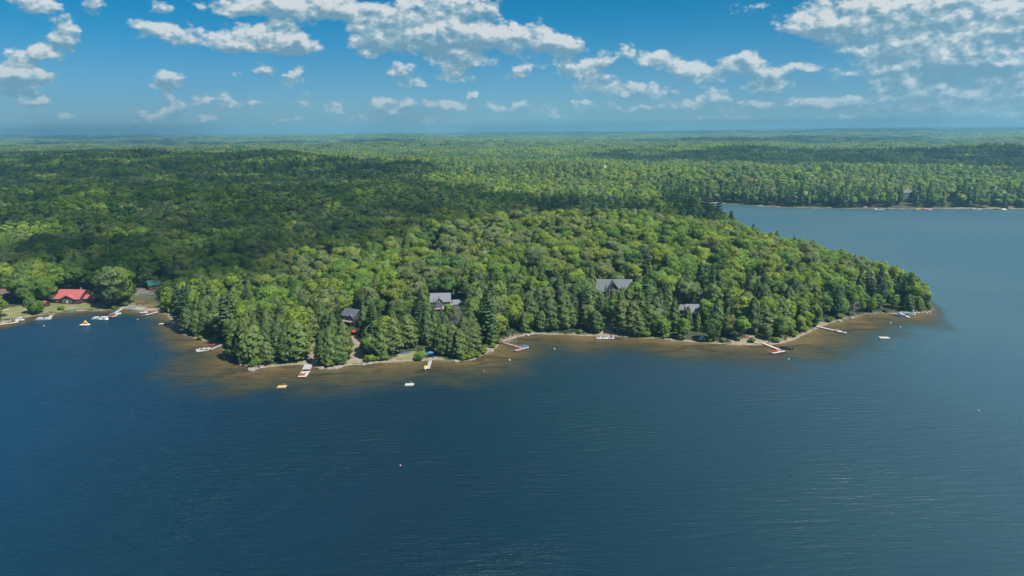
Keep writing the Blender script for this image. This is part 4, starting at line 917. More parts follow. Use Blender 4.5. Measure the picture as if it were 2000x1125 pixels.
def house(name, label, px, py, rz, w, d, wh, rh, wall, roof, gable=None, wins=(), door=None, chim=None, deck=None, cat='house', dz=0.0, loc=None):
    p = ground(px, py) if loc is None else loc; t = thing(name, label, cat, (p[0], p[1] , p[2] + dz), rz)
    m = MB(); m.prism([(-d / 2, -1.5), (d / 2, -1.5), (d / 2, wh), (0, wh + rh), (-d / 2, wh)], -w / 2, w / 2, 'x'); m.build('wall', MT[wall], t)
    r = MB(); roof2(r, -w / 2, w / 2, -d / 2, d / 2, wh + .02, rh); ro = r.build('roof', MT[roof], t)
    if gable:
        gx, gw, gp, gh, gwh = gable      # centre x, width, projection, rise, wall height
        m = MB(); m.prism([(gx - gw / 2, -1.5), (gx + gw / 2, -1.5), (gx + gw / 2, gwh), (gx, gwh + gh), (gx - gw / 2, gwh)], -d / 2 - gp, -.2, 'y'); m.build('gable_wall', MT[wall], t)
        r = MB(); c = gx; s = gh / (gw / 2)
        for sg in (-1, 1):
            pts = [(c, gwh + gh + .03), (c + sg * (gw / 2 + .4), gwh - s * .4 + .03), (c + sg * (gw / 2 + .4), gwh - s * .4 + .17), (c, gwh + gh + .19)]; r.prism(pts, -d / 2 - gp - .45, -.1, 'y')
        r.build('gable_roof', MT[roof], t)
        b = MB(); 
        for sg in (-1, 1): b.prism([(c, gwh + gh - .2), (c + sg * (gw / 2 + .42), gwh - s * .42 - .2), (c + sg * (gw / 2 + .42), gwh - s * .42 + .01), (c, gwh + gh + .02)], -d / 2 - gp - .52, -d / 2 - gp - .46, 'y')
        b.build('bargeboard', MT['trim'] if wall != 'logwall' else MT['post'], t)
    for (x, y, z, a, h) in wins: window(t, x, y, z, a, h)
    if door:
        o = MB().box(door[0] - .45, door[0] + .45, door[1] - .06, door[1] - .002, .05, 2.1).build('door', MT[door[2]], t); MB().sphere((door[0] + .33, door[1] - .1, 1.05), .05, 6, 4).build('handle', MT['alu'], o)
    if chim: MB().box(chim[0] - .45, chim[0] + .45, chim[1] - .4, chim[1] + .4, wh, wh + rh + 1.0).build('chimney', MT['stone'], ro)
    if deck:
        x0, x1, dp, dh = deck; k = MB(); n = int((x1 - x0) / .5)
        for i in range(n): k.box(x0 + i * (x1 - x0) / n, x0 + (i + 1) * (x1 - x0) / n - .03, -d / 2 - dp, -d / 2 - .01, dh - .1, dh)
        dk = k.build('deck', MT['wood'], t); q = MB(); q.box(x0, x1, -d / 2 - dp, -d / 2 - dp + .08, dh + .9, dh + .98)
        for i in range(int((x1 - x0) / .9) + 1): q.box(x0 + i * .9, x0 + i * .9 + .08, -d / 2 - dp, -d / 2 - dp + .07, dh, dh + .9)
        q.build('railing', MT['wood'], dk); ps = MB()
        for i in range(3): ps.box(x0 + .1 + i * (x1 - x0 - .4) / 2, x0 + .3 + i * (x1 - x0 - .4) / 2, -d / 2 - dp + .1, -d / 2 - dp + .3, -2.5, dh - .1)
        ps.build('deck_post', MT['post'], dk)
    return t
# --- west shore
hc = house('cottage', 'long cottage with bright red metal roof and dark front gable above the west lawn', 145, 588, R(-7), 16, 12, 2.9, 4.2, 'logwall', 'redroof', gable=(1.0, 9, .8, 2.1, 2.9),
      wins=[(-6.2, -6.0, 1.0, 1.6, 1.2), (-.9, -6.8, .9, 1.7, 1.4), (2.4, -6.8, .9, 1.7, 1.4), (6.7, -6.0, 1.0, 1.2, 1.2)], door=(.8, -6.8, 'white'), chim=(4.5, 1.2), deck=None)
m = MB().prism([(-2.6, -1.5), (2.9, -1.5), (2.9, 2.4), (.15, 4.0), (-2.6, 2.4)], 8.05, 15.5, 'x').build('wing_wall', MT['logwall'], hc)
r = MB(); roof2(r, 8.6, 15.5, -2.6, 2.9, 2.42, 1.7, .45); r.build('wing_roof', MT['redroof'], hc)
house('shed', 'little shed with red roof at the edge of the west lawn', 90, 598, R(-35), 3.6, 3.0, 2.0, 1.1, 'logwall', 'redroof', wins=[(.2, -1.5, .9, .8, .6)], cat='shed')
house('cabin', 'dark cabin with brown roof half hidden by trees at the far left', 20, 580, R(10), 9, 7, 2.8, 2.4, 'brownwall', 'brownroof', wins=[(-2, -3.5, 1, 1.4, 1.1), (2, -3.5, 1, 1.4, 1.1)])
g1 = house('lodge', 'long low lodge with green metal roof above the parked cars', 312, 562, R(30), 13, 7, 2.8, 2.6, 'brownwall', 'greenroof', wins=[(-4.5, -3.5, 1, 1.6, 1.1), (-1, -3.5, 1, 1.6, 1.1), (4.6, -3.5, 1, 1.6, 1.1)], door=(2.2, -3.5, 'white'), chim=(3, 1))
house('garage', 'grey roofed garage in front of the green roofed lodge', 323, 572, R(25), 8, 6, 2.4, 1.9, 'greywall', 'greyroof', wins=[(-1.5, -3, .9, 1.8, 1.0)], cat='garage')
car('white car parked nearer the grey garage, seen from the side', ground(293, 576), R(15)); car('white car parked on the left, next to the lake track', ground(281, 573), R(35))
t, A, B = dock('pale L shaped dock at the left picture edge', (42, 619), (32, 628), 1.7, 'woodpale'); t2, A2, B2 = dock('long pale dock section lying along the shore at the left edge', (36, 629), (-20, 636), 2.2, 'woodpale')
motorboat('white motorboat tied to the tip of the leftmost dock', at(39, 626.5, 0), R(10), 4.6, 1.8)
motorboat('grey motorboat lying behind the leftmost long dock', at(14, 627, 0), R(185), 5, 1.9, 'alu', 'dark')
t, A, B = dock('short grey dock with the white pontoon boat, left of the small beach', (103, 613), (95, 623), 1.8, 'woodgrey')
pontoon('white pontoon boat at the short dock under the small red shed', at(86, 624.5, .1), R(6), 8, 2.7, None, 'white')
for x, y in ((83, 619), (87, 618.5)): pass
chair('red chair standing on the pontoon boat dock near the red shed', spot(t, 3.2, .2), R(180), 'red')
t, A, B = dock('long grey dock running out from the sandy landing left of the cars', (241, 601), (212, 619), 2.0, 'woodgrey', head=(5, 4.2, 1.4))
pontoon('white pontoon boat lying at the outer end of the long west dock', at(196, 623, .1), R(4), 8.4, 2.8, None, 'white')
motorboat('silver motorboat in front of the long west dock', at(202, 625.5, 0), R(8), 5.6, 2.0, 'alu', None)
motorboat('motorboat under a turquoise cover beside the long west dock', at(226, 614.5, 0), R(25), 5.6, 2.1, 'offwhite', 'skyblue')
for i, (x, y, tx) in enumerate(((-4.0, 2.2, 'red chair at the outer left end of the long west dock'), (-3.0, 1.4, 'red chair in the middle of the long west dock group'), (-1.8, .9, 'red chair on the right of the long west dock group'))):
    L = float(np.linalg.norm(B[:2] - A[:2])); chair(tx, spot(t, L + x + 1.5, y, .1), R(200 + 20 * i), 'red', 'red chairs on the long west dock', 1.5)
# inflatable triangular climbing float
p = at(167, 634.5, .1); t = thing('water_trampoline', 'yellow and white triangular inflatable floating off the red roofed cottage', 'inflatable', p, R(15))
MB().tube((-2.4, -1.4, .3), (0, 2.0, .35), .42, n=10).build('side_tube', MT['yellow'], t, True); MB().tube((0, 2.0, .35), (2.4, -1.4, .3), .42, n=10).build('side_tube', MT['offwhite'], t, True)
MB().tube((-2.4, -1.4, .3), (2.4, -1.4, .3), .42, n=10).build('side_tube', MT['offwhite'], t, True); MB().tube((-1.1, .2, .4), (0, .6, 2.1), .3, n=8).tube((1.1, .2, .4), (0, .6, 2.1), .3, n=8).build('climbing_arch', MT['yellow'], t, True); MB().sphere((.2, -2.1, .25), .45).build('bumper', MT['orange'], t, True)
kayak('sky blue kayak on the landing sand, the longer one', ground(255, 602.5, .1), R(25), 'skyblue', 4.6, 1.1); kayak('sky blue kayak just behind the yellow one on the landing', ground(261, 600.5, .1), R(20), 'skyblue', 4.2, 1.0); kayak('yellow kayak lying on the landing sand', ground(264, 604.3, .1), R(15), 'yellow', 4.0, 1.0)
canoe('white canoe pulled up at the right end of the landing', ground(275, 604, .1), R(50), 'white'); canoe('brown canoe on the bank right of the landing', ground(297, 601, .1), R(8), 'brownwall', 5.5, 1.1)
for i, (x, y) in enumerate(((268, 595), (273, 594), (279, 595.5), (285, 594))): chair(['orange chair at the left end of the row above the landing', 'second orange chair of the row above the landing', 'third orange chair of the row above the landing', 'orange chair at the right end of the row above the landing'][i], ground(x, y), R(180 + 20 * i), 'orange', 'orange chairs above the landing', 1.4)
kayak('pale turquoise kayak at the waterline under the red roofed cottage', ground(144, 608, .1), R(5), 'skyblue', 3.6, .9)
canoe('white canoe leaning on the lawn at the far left', ground(8, 607, .1), R(40), 'white')
t, A, B = dock('narrow pale dock with a small boat, right of the sandy landing', (325, 605), (284, 615), 1.7, 'woodpale'); motorboat('small white boat at the tip of the narrow dock right of the landing', at(281, 612, 0), R(195), 4.6, 1.8)
dock('bare pale dock by the west point, right of the sandy landing', (345, 628), (310, 633), 2.0, 'woodpale')
# --- west point
t, A, B = dock('grey walkway leading to the square white dock on the west point', (440, 670), (408, 684), 1.4, 'woodgrey')
t, A, B = dock('square white swimming dock on the west point', (412, 681), (383, 685), 5.0, 'white'); L = float(np.linalg.norm(B[:2] - A[:2]))
for i, (x, y) in enumerate(((L * .35, .8), (L * .65, .2))): 
    q = thing('sun_lounger', ['white sun lounger on the square dock, nearer the shore', 'white sun lounger on the square dock, nearer the water'][i], 'sun lounger', spot(t, x, y), R(20 * i + 70), 'loungers on the square dock')
    MB().box(-.35, .35, -1.0, .5, .28, .36).build('seat', MT['dark'], q); MB().loft([[(-.35, .5, .3), (.35, .5, .3), (.35, .5, .36), (-.35, .5, .36)], [(-.35, 1.0, .85), (.35, 1.0, .85), (.35, 1.02, .9), (-.35, 1.02, .9)]]).build('backrest', MT['white'], q)
    for sx in (-.3, .3):
        for sy in (-.9, .4): MB().box(sx - .03, sx + .03, sy - .03, sy + .03, 0, .28).build('leg', MT['white'], q)
kayak('red kayak drawn up beside the square white dock', at(411, 673.5, .2), R(12), 'red', 4.2, .9)
chair('left pale blue chair under the pines of the west point', ground(431, 664), R(170), 'skyblue', 'pale chairs on the west point', 1.4); chair('right pale blue chair under the pines of the west point', ground(436, 663), R(190), 'skyblue', 'pale chairs on the west point', 1.4)
# --- headland
t, A, B = dock('short grey landing stage at the foot of the sandy path', (603, 711), (598, 722), 3.6, 'woodgrey'); t, A, B = dock('pale dock with two red chairs below the sandy path', (598, 724), (590, 736), 3.6, 'woodpale'); L = float(np.linalg.norm(B[:2] - A[:2]))
for i, y in enumerate((-.95, .35)): chair(['left red chair on the dock below the sandy path', 'right red chair on the dock below the sandy path'][i], spot(t, L - 1.9, y), R(250), 'red', 'two red chairs below the sandy path', 1.35)
MB_ = thing('storage_bench', 'dark storage bench across the landing stage below the sandy path', 'bench', spot(t, .4, 0), t.rotation_euler.z); MB().box(-.4, .4, -1.3, 1.3, 0, .5).build('box', MT['dark'], MB_); MB().box(-.45, .45, -1.35, 1.35, .505, .58).build('lid', MT['black'], MB_)
q = kayak('bright blue paddle board leaning beside the sandy path', ground(607, 704, .6), R(100), 'blue', 3.4, .9, 'paddle_board', 'paddle board')
raft('square yellow wooden raft with a ladder floating off the headland', 551, 755, 3.6, 2.9, 'yellowwood', R(4)); raft('grey wooden raft with a ladder floating off the middle shore', 800, 751, 3.5, 2.6, 'woodpale', R(3))
house('cabin', 'cabin with dark grey roof showing between cedars above a sandy slope', 690, 632, R(-28), 8.5, 7.5, 4.6, 2.6, 'logwall', 'darkroof', gable=(2.2, 3.6, .6, 1.6, 3.7), wins=[(2.2, -4.35, 2.6, 1.4, 1.4), (-2.2, -3.75, 2.8, 1.4, 1.1)], deck=(-3.5, 4, 3.0, 2.2), dz=.5)
bpy.data.objects[-1] if False else None
umbrella('dark red umbrella on the slope under the dark roofed cabin', ground(692, 655), 'flagred', 1.6); chair('red chair on the slope under the dark roofed cabin', ground(696, 660), R(180), 'red', None, 1.5)
# --- gabled cottage and its shore
house('cottage', 'grey cottage with a steep front gable in the clearing of the wood', 861, 601, R(4), 10.5, 8.5, 4.6, 3.6, 'greywall', 'greyroof', gable=(-.6, 3.6, .5, 1.9, 5.0), wins=[(-1.1, -4.75, 4.6, .7, 1.6), (-.1, -4.75, 4.6, .7, 1.6), (-3.6, -4.25, 1.2, 1.3, 1.3), (3.4, -4.25, 1.2, 1.3, 1.3)], door=(1.3, -4.75, 'white'), deck=(-5, 5.2, 3.2, .9))
house('shed', 'small grey shed right of the gabled cottage', 894, 600, R(12), 5.0, 4.2, 2.4, 1.8, 'greywall', 'greyroof', wins=[(0, -2.1, 1.0, .9, .8)], cat='shed')
t = thing('wooden_bench', 'long yellow wooden bench between the gabled cottage and its shed', 'bench', ground(879, 592), R(3)); MB().box(-2.6, 2.6, -.3, .3, .4, .48).build('seat', MT['yellowwood'], t); MB().box(-2.6, 2.6, .3, .38, .48, 1.1).build('backrest', MT['yellowwood'], t)
for x in (-2.3, 2.3): MB().box(x - .08, x + .08, -.28, .28, 0, .4).build('leg', MT['post'], t)
t, A, B = dock('narrow grey dock in front of the small lawn, with the yellow boat', (841, 704), (836, 720), 1.5, 'woodgrey'); motorboat('small boat under a cream cover beside the lawn dock', at(830.5, 720, 0), R(85), 3.8, 1.7, 'offwhite', 'yellow')
canoe('blue canoe lying on the lawn left of the blue umbrella', ground(786, 690, .1), R(3), 'blue', 4.8, 1.0); kayak('sky blue kayak on the lawn just right of the blue canoe', ground(796, 689, .1), R(3), 'skyblue', 3.2, .9)
umbrella('bright blue umbrella at the edge of the small lawn', ground(841, 697), 'bluecover', 1.7)
chair('blue chair left of the blue umbrella', ground(835, 699), R(190), 'blue', None, 1.3); chair('blue chair right of the blue umbrella', ground(846, 698), R(170), 'blue', None, 1.3)
# --- L dock
t, A, B = dock('brown dock leg running out to the L shaped head by the flagpole', (980, 668), (1018, 679), 1.5, 'wood'); t, A, B = dock('outer head of the L shaped dock', (1006, 685), (1027, 679), 2.2, 'wood')
motorboat('motorboat under a bright blue cover at the L shaped dock', at(1024, 679, 0), R(145), 5.4, 2.2, 'white', 'bluecover')
kayak('red kayak beside the inner end of the L shaped dock', at(988, 669, .5), R(-18), 'red', 4.4, .95); kayak('turquoise kayak at the bank behind the red kayak', at(995, 667.5, .25), R(-15), 'skyblue', 4.0, .9)
fp = at(1008, 680, .5); t = thing('flagpole', 'white flagpole with a red and white flag on the L shaped dock', 'flagpole', fp); MB().tube((0, 0, -.3), (0, 0, 7.0), .06, .035, 6).build('pole', MT['white'], t)
fl = MB(); fl.box(.05, 1.5, -.015, .015, 5.9, 6.85).build('flag', MT['white'], t); fo_ = t.children[-1]
MB().box(.05, .42, -.022, .022, 5.895, 6.855).box(1.13, 1.505, -.022, .022, 5.895, 6.855).prism([(.775, 6.08), (.80, 6.25), (.98, 6.22), (.93, 6.34), (1.04, 6.46), (.93, 6.5), (.86, 6.47), (.84, 6.6), (.775, 6.72), (.71, 6.6), (.69, 6.47), (.62, 6.5), (.51, 6.46), (.62, 6.34), (.57, 6.22), (.75, 6.25)], -.022, .022, 'y').build('flag_emblem', MT['flagred'], fo_)
# --- middle east shore
pA = at(1184, 660, .4); t = thing('swim_platform', 'white twin platform with chairs moored off the middle beach', 'dock', pA, R(-4))
for x in (-3.4, -.4): MB().box(x - 1.35, x + 1.35, -1.9, 1.7, -.12, .1).build('deck', MT['white'], t); MB().box(x - 1.2, x + 1.2, -1.8, 1.6, -.6, -.13).build('float', MT['dark'], t)
MB().box(1.1, 3.9, -1.5, 2.6, -.12, .06).build('deck', MT['woodgrey'], t)
q = MB()
for x in (1.2, 3.8): q.tube((x, -1.4, 0), (x, -1.4, 1.2), .05, n=5).tube((x, 2.5, 0), (x, 2.5, 1.2), .05, n=5)
q.box(1.2, 3.8, -1.43, -1.37, 1.12, 1.2).box(1.2, 3.8, 2.47, 2.53, 1.12, 1.2).build('railing', MT['white'], t)
chair('white chair on the left platform off the middle beach', spot(t, -3.4, .2, .1), R(150), 'white', 'white chairs on the twin platform', 1.3); chair('white chair on the centre platform off the middle beach', spot(t, -.5, .2, .1), R(170), 'white', 'white chairs on the twin platform', 1.3); chair('dark chair on the railed part of the twin platform', spot(t, 2.5, .2, .1), R(180), 'dark', None, 1.3)
house('house', 'large house with grey blue metal roof and tall front gable among the cedars', 1197, 578, R(-3), 21, 11, 4.2, 5.6, 'logwall', 'metalroof', gable=(-.5, 7.5, 2.2, 4.8, 4.9), wins=[(-2, -7.75, 1.2, 1.2, 4), (-.5, -7.75, 1.2, 1.2, 4.6), (1, -7.75, 1.2, 1.2, 4), (-7, -5.5, 1.2, 1.8, 1.6), (7, -5.5, 1.2, 1.8, 1.6)], door=(-5, -5.5, 'white'), chim=(6, 1.5), deck=(-10, 10, 3.5, .6))
house('cabin', 'small orange brown cabin glimpsed between two cedars', 1078, 612, R(8), 6, 5, 2.8, 1.8, 'brownwall', 'brownroof', wins=[(0, -2.5, 1, 1.2, 1.1)])
p = ground(1243, 650); t = thing('covered_boat', 'boat stored under a white tarpaulin at the back of the beach', 'boat', (p[0], p[1], p[2] + .4), R(15)); MB().loft(hull_rings(4.8, 1.9, .7)).build('hull', MT['alu'], t, True); MB().loft([[(x, -w, .68), (x, 0, 1.35), (x, w, .68), (x, 0, .6)] for x, w in ((-2.3, .95), (-1.2, 1.0), (0, 1.0), (1.2, .8), (2.2, .2))]).build('tarpaulin', MT['white'], t)
for x in (-1.2, 1.0): MB().box(x - .1, x + .1, -.7, .7, -.9, .02).build('support', MT['post'], t)
house('cabin', 'grey roofed cabin with a red umbrella on its porch', 1357, 622, R(-5), 9.5, 7, 3.4, 3.6, 'navywall', 'greyroof', wins=[(-2.6, -3.5, 1.1, 1.5, 1.2), (2.8, -3.5, 1.1, 1.5, 1.2)], door=(.2, -3.5, 'white'), deck=(-5, 5, 3.2, .6), dz=.6)
g0 = ground(1357, 626); umbrella('closed looking bright red umbrella on the porch of the grey cabin', (g0[0] - .6, g0[1] - 1.2, g0[2] + 1.6), 'flagred', .9)
house('shed', 'pale grey roofed shed left of the red umbrella cabin', 1337, 612, R(-25), 4.5, 4, 2.6, 2.0, 'greywall', 'greyroof', wins=[(0, -2, 1, .9, .8)], cat='shed')
for i, (x, y) in enumerate(((1333, 629), (1354, 631))): chair(['cream chair below the shed left of the red umbrella cabin', 'cream chair below the red umbrella cabin porch'][i], ground(x, y), R(180), 'offwhite', None, 1.6)
p = ground(1371, 663); t = thing('tent', 'little white and blue beach tent at the foot of the trees', 'tent', p, R(10)); MB().prism([(-1.4, 0), (1.4, 0), (0, 2.1)], -1.2, 1.2, 'y').build('canvas', MT['white'], t); MB().prism([(-.6, .02), (.6, .02), (0, 1.5)], -1.26, -1.21, 'y').build('door_flap', MT['blue'], t)
for i, (x, y) in enumerate(((1449, 659.5), (1454, 659), (1459, 660))): chair(['left orange chair on the bank above the east dock', 'middle orange chair on the bank above the east dock', 'right orange chair on the bank above the east dock'][i], ground(x, y), R(170 + 12 * i), 'orange', 'orange chairs on the bank above the east dock', 1.4)
t, A, B = dock('long pale gangway of the dock with the row of red chairs', (1480, 666), (1528, 685), 1.6, 'woodpale'); t, A, B = dock('wide pale dock head carrying the row of red chairs', (1506, 689), (1531, 684.5), 2.7, 'woodpale'); L = float(np.linalg.norm(B[:2] - A[:2]))
for i in range(4): chair(['%s red chair in the row of four on the east dock' % k for k in ('leftmost', 'second', 'third', 'rightmost')][i], spot(t, .6 + 1.15 * i, .2), t.rotation_euler.z + R(188), 'red', 'row of four red chairs on the east dock', 1.3)
motorboat('motorboat under a dark grey cover beside the row of red chairs', at(1535, 681.5, 0), R(150), 5.6, 2.2, 'dark', 'dark')
t, A, B = dock('long narrow pale dock near the east end of the shore', (1592, 636.5), (1652, 650), 1.6, 'woodpale', head=(4.5, 2.4, 0)); L = float(np.linalg.norm(B[:2] - A[:2]))
chair('pale yellow chair on the long narrow dock', spot(t, L - 5.0, 0, 0), R(190), 'yellow', None, 1.4); chair('green chair at the tip of the long narrow dock', spot(t, L - 1.2, .3, .1), R(170), 'green', None, 1.4)
q = canoe('white canoe between the bushes at the root of the long narrow dock', ground(1574, 634, .1), R(70), 'white', 4.2, .9)
raft('pale green raft floating alone off the east end', 1727, 659.5, 4.6, 3.0, 'woodpale', R(-8), False)
# --- rocky tip
t, A, B = dock('pale dock between the boats at the rocky tip', (1757, 610), (1776, 620), 1.5, 'woodpale')
motorboat('bright blue boat left of the tip dock', at(1757, 617.5, 0), R(158), 5.4, 1.9, 'blue', 'blue'); motorboat('boat under a dark teal cover right of the tip dock', at(1777, 615, 0), R(155), 5.6, 2.1, 'white', 'teal'); motorboat('boat under a green teal cover closest to the rocks', at(1767, 611.5, 0), R(160), 5.0, 2.0, 'offwhite', 'green')
kayak('pink and white paddle board beside the tip dock', at(1746, 613.5, .2), R(-8), 'pink', 4.6, 1.1, 'paddle_board', 'paddle board')
p = ground(1790, 607); t = thing('outdoor_stairs', 'grey wooden stairs down the rocks of the tip', 'stairs', p, R(-60))
for i in range(6): MB().box(-.7, .7, -i * .35 - .16, -i * .35 + .16, 1.3 - i * .25, 1.36 - i * .25).build('step', MT['woodgrey'], t)
for s_ in (-.75, .75): MB().tube((s_, .3, 1.35), (s_, -2.0, -.3), .06, n=5).build('stringer', MT['post'], t)
# --- buoys
for px, py, r_, tx, c in ((86, 637, .35, 'white buoy in front of the pontoon boat at the left', 'white'), (269, 624.5, .35, 'white buoy off the narrow dock right of the landing', 'white'), (995, 704, .45, 'white buoy below the L shaped dock', 'white'), (945, 725, .25, 'faint small buoy in the shallows left of the L shaped dock', 'offwhite'),
    (1083, 682, .4, 'white buoy between the L shaped dock and the twin platform', 'white'), (1540, 702, .38, 'white buoy off the row of red chairs', 'white'), (1739, 631.5, .42, 'white buoy left of the two near the tip', 'white'), (1758, 639.5, .42, 'white buoy right of the two near the tip', 'white'), (1911, 803, .33, 'lone white buoy far out on the right', 'white'), (782, 910, .28, 'lone pinkish buoy far out in the foreground', 'pink')): buoy(tx, px, py, r_, c)
# --- far shore
house('house', 'dark brown house with pale roof edge on the far shore', 1854, 392, R(-14), 18, 10, 5, 3.6, 'brownwall', 'brownroof', wins=[(-5, -5, 1.5, 3, 2), (0, -5, 1.5, 3, 2), (5, -5, 1.5, 3, 2)], dz=6)
house('house', 'pale green roofed house hidden among far shore pines', 1769, 392, R(5), 13, 9, 6, 3.5, 'greywall', 'metalroof', wins=[(-3, -4.5, 3, 2, 1.6), (3, -4.5, 3, 2, 1.6)], dz=5)
dock('pale dock on the far shore beside the orange boat', (1800, 404.5), (1820, 410), 3.0, 'woodpale'); motorboat('orange boat moored on the far shore', at(1793, 409.8, 0), R(5), 7.5, 2.8, 'orange', 'yellow'); motorboat('long red canoe like boat beside the far shore dock', at(1808, 409.2, 0), R(-8), 8, 2.0, 'red', 'flagred')
dock('grey dock with a blue boat on the far shore', (1708, 405), (1712, 410), 3.0, 'woodgrey'); motorboat('blue covered boat moored on the far shore', at(1721, 409.6, 0), R(4), 9.5, 3.2, 'white', 'skyblue'); motorboat('dark covered boat right of the blue one on the far shore', at(1732, 409.3, 0), R(4), 6.5, 2.6, 'dark', 'dark')
motorboat('left white boat on the right part of the far shore', at(1903, 409.3, 0), R(3), 6.5, 2.6, 'white', 'white'); motorboat('white boat right of centre on the far shore', at(1912, 409.6, 0), R(3), 6.5, 2.6, 'white', 'skyblue'); dock('right hand pale dock on the far shore', (1956, 404), (1963, 410.3), 4.5, 'woodpale'); motorboat('dark boat left of the last dock on the far shore', at(1946, 409.3, 0), R(3), 7, 2.6, 'dark', 'dark')
dock('pale dock at the small beach where the bay ends', (1370, 397), (1390, 399.5), 3.0, 'woodpale')
# distant tower and mast over the woods
dr = ray(1181, 330); tt = np.geomspace(500, 9000, 900); PP = np.array([0, 0, CAMH])[None] + dr[None] * tt[:, None]; p = PP[np.argmax(PP[:, 2] < height(PP[:, 0], PP[:, 1]) + 16)]; p = np.array([p[0], p[1], hz(p[0], p[1])])
dr = ray(1181, 320.5); H_ = float(CAMH + dr[2] / math.hypot(dr[0], dr[1]) * math.hypot(p[0], p[1]) - p[2]); print('tower', p, H_); t = thing('tower', 'small white tower rising out of the wood behind the bay', 'tower', p)
MB().tube((0, 0, -1), (0, 0, H_ - 6), 2.2, 1.6, 10).build('shaft', MT['white'], t); MB().tube((0, 0, H_ - 6), (0, 0, H_), 2.4, .2, 10).build('cap', MT['white'], t)
q_ = at(1690, 262, 70)[:2] * .0 + np.array([ray(1690, 250)[0], ray(1690, 250)[1]]) / np.linalg.norm(ray(1690, 250)[:2]) * 9000; t = thing('radio_mast', 'thin lattice radio mast on the skyline at the right', 'mast', (q_[0], q_[1], hz(*q_)))
tp = 165 - 0
m = MB()
for k in range(3): a = 2.094 * k; m.tube((3.2 * math.cos(a), 3.2 * math.sin(a), -2), (.5 * math.cos(a), .5 * math.sin(a), 92), .55, .4, 4)
for z in range(6, 90, 7):
    for k in range(3):
        a, b_ = 2.094 * k, 2.094 * (k + 1); f0, f1 = 3.2 - 2.7 * z / 92, 3.2 - 2.7 * (z + 7) / 92; m.tube((f0 * math.cos(a), f0 * math.sin(a), z), (f1 * math.cos(b_), f1 * math.sin(b_), z + 7), .3, n=3)
m.build('lattice', MT['alu'], t); MB().tube((0, 0, 92), (0, 0, 104), .35, .15, 5).build('antenna', MT['white'], t)

# ------------------------------------------------------------------ dead trees, shrubs, boulders
def dead_tree(label, px, py, H, seed, mat='deadwood'):
    q = random.Random(seed); p = ground(px, py); t = thing('dead_tree', label, 'tree', p, q.uniform(0, 6)); m = MB(); m.tube((0, 0, -.5), (.3, .2, H * .55), .24, .15, 7).tube((.3, .2, H * .55), (.1, .4, H), .15, .03, 6); m.build('trunk', MT[mat], t)
    b_ = MB()
    for i in range(46):
        z = H * q.uniform(.28, .97); a = q.uniform(0, 6.28); L_ = (H - z) * .35 + q.uniform(.8, 1.7); c = Vector((.25, .25, z)); e = c + Vector((math.cos(a) * L_, math.sin(a) * L_, L_ * q.uniform(.1, .7))); b_.tube(c, e, .07, .02, 4)
        for k in range(3): a2 = a + q.uniform(-1, 1); s = c.lerp(e, q.uniform(.4, .9)); b_.tube(s, s + Vector((math.cos(a2) * L_ * .4, math.sin(a2) * L_ * .4, L_ * .25)), .045, .015, 3)
    b_.build('branches', MT[mat], t); return t
dead_tree('bare grey tree standing among cedars left of the dark roofed cabin', 535, 668, 14, 1); dead_tree('bare grey tree in the middle of the slope under the gabled cottage', 893, 655, 15, 2); dead_tree('tall thin bare tree left of the metal roofed house', 1112, 634, 15, 3); dead_tree('bare grey tree near the east end, by the rocks', 1668, 618, 9, 4)
dead_tree('bare grey tree right of the L shaped dock slope', 965, 640, 15, 5); dead_tree('white birch with bare limbs leaning right of the metal roofed house', 1284, 652, 13, 6, 'birch')
SHP = [(120, 605), (205, 603), (222, 603), (246, 597), (318, 604), (325, 600), (335, 610), (372, 656), (392, 663), (420, 668), (448, 694), (490, 716), (498, 713), (505, 712), (640, 716), (668, 711), (731, 704), (738, 703), (722, 705), (752, 703), (820, 702), (905, 703), (918, 700), (930, 697), (944, 690), (962, 679),
       (975, 671), (1034, 650), (1132, 651), (1262, 657), (1300, 660), (1330, 663), (1388, 667), (1412, 668), (1440, 664), (1468, 668), (1515, 668), (1550, 657), (1570, 647), (1590, 637), (1618, 628), (1640, 622), (1660, 616), (1730, 609), (1700, 608), (1770, 604), (1812, 603), (1795, 598), (1805, 605)]
LM = [(0, 'on the west lawn'), (200, 'at the sandy landing'), (345, 'along the west point'), (460, 'on the headland shore'), (620, 'below the dark roofed cabin'), (745, 'on the gabled cottage shore'), (955, 'near the L shaped dock'), (1100, 'left of the beach tent'), (1380, 'by the east dock of red chairs'), (1545, 'near the long narrow dock'), (1690, 'on the rocky tip')]
cnt = {}
for i, (px, py) in enumerate(sorted(SHP)):
    z = [n for a, n in LM if px >= a][-1]; cnt[z] = cnt.get(z, 0) + 1; g0 = ground(px, py); cr = PROTO['shrub'][i % 2][0]; s = rnd.uniform(.7, 1.35)
    o = thing('shrub', 'low green shrub %s, %s' % (z, ORD[cnt[z] - 1]), 'shrub', (g0[0], g0[1], g0[2] - .1), rnd.uniform(0, 6), 'shrubs along the shore', s)
    o2 = bpy.data.objects.new('foliage', cr); COL.objects.link(o2); o2.parent = o; c = GREENS[[1, 0, 3, 2][i % 4]] * rnd.uniform(.85, 1.15); o2['tint'] = [float(c[0]), float(c[1]), float(c[2]), 1.0]
    MB().tube((0, 0, -.2), (.1, 0, 1.2), .07, .03, 5).build('stem', MT['bark'], o)
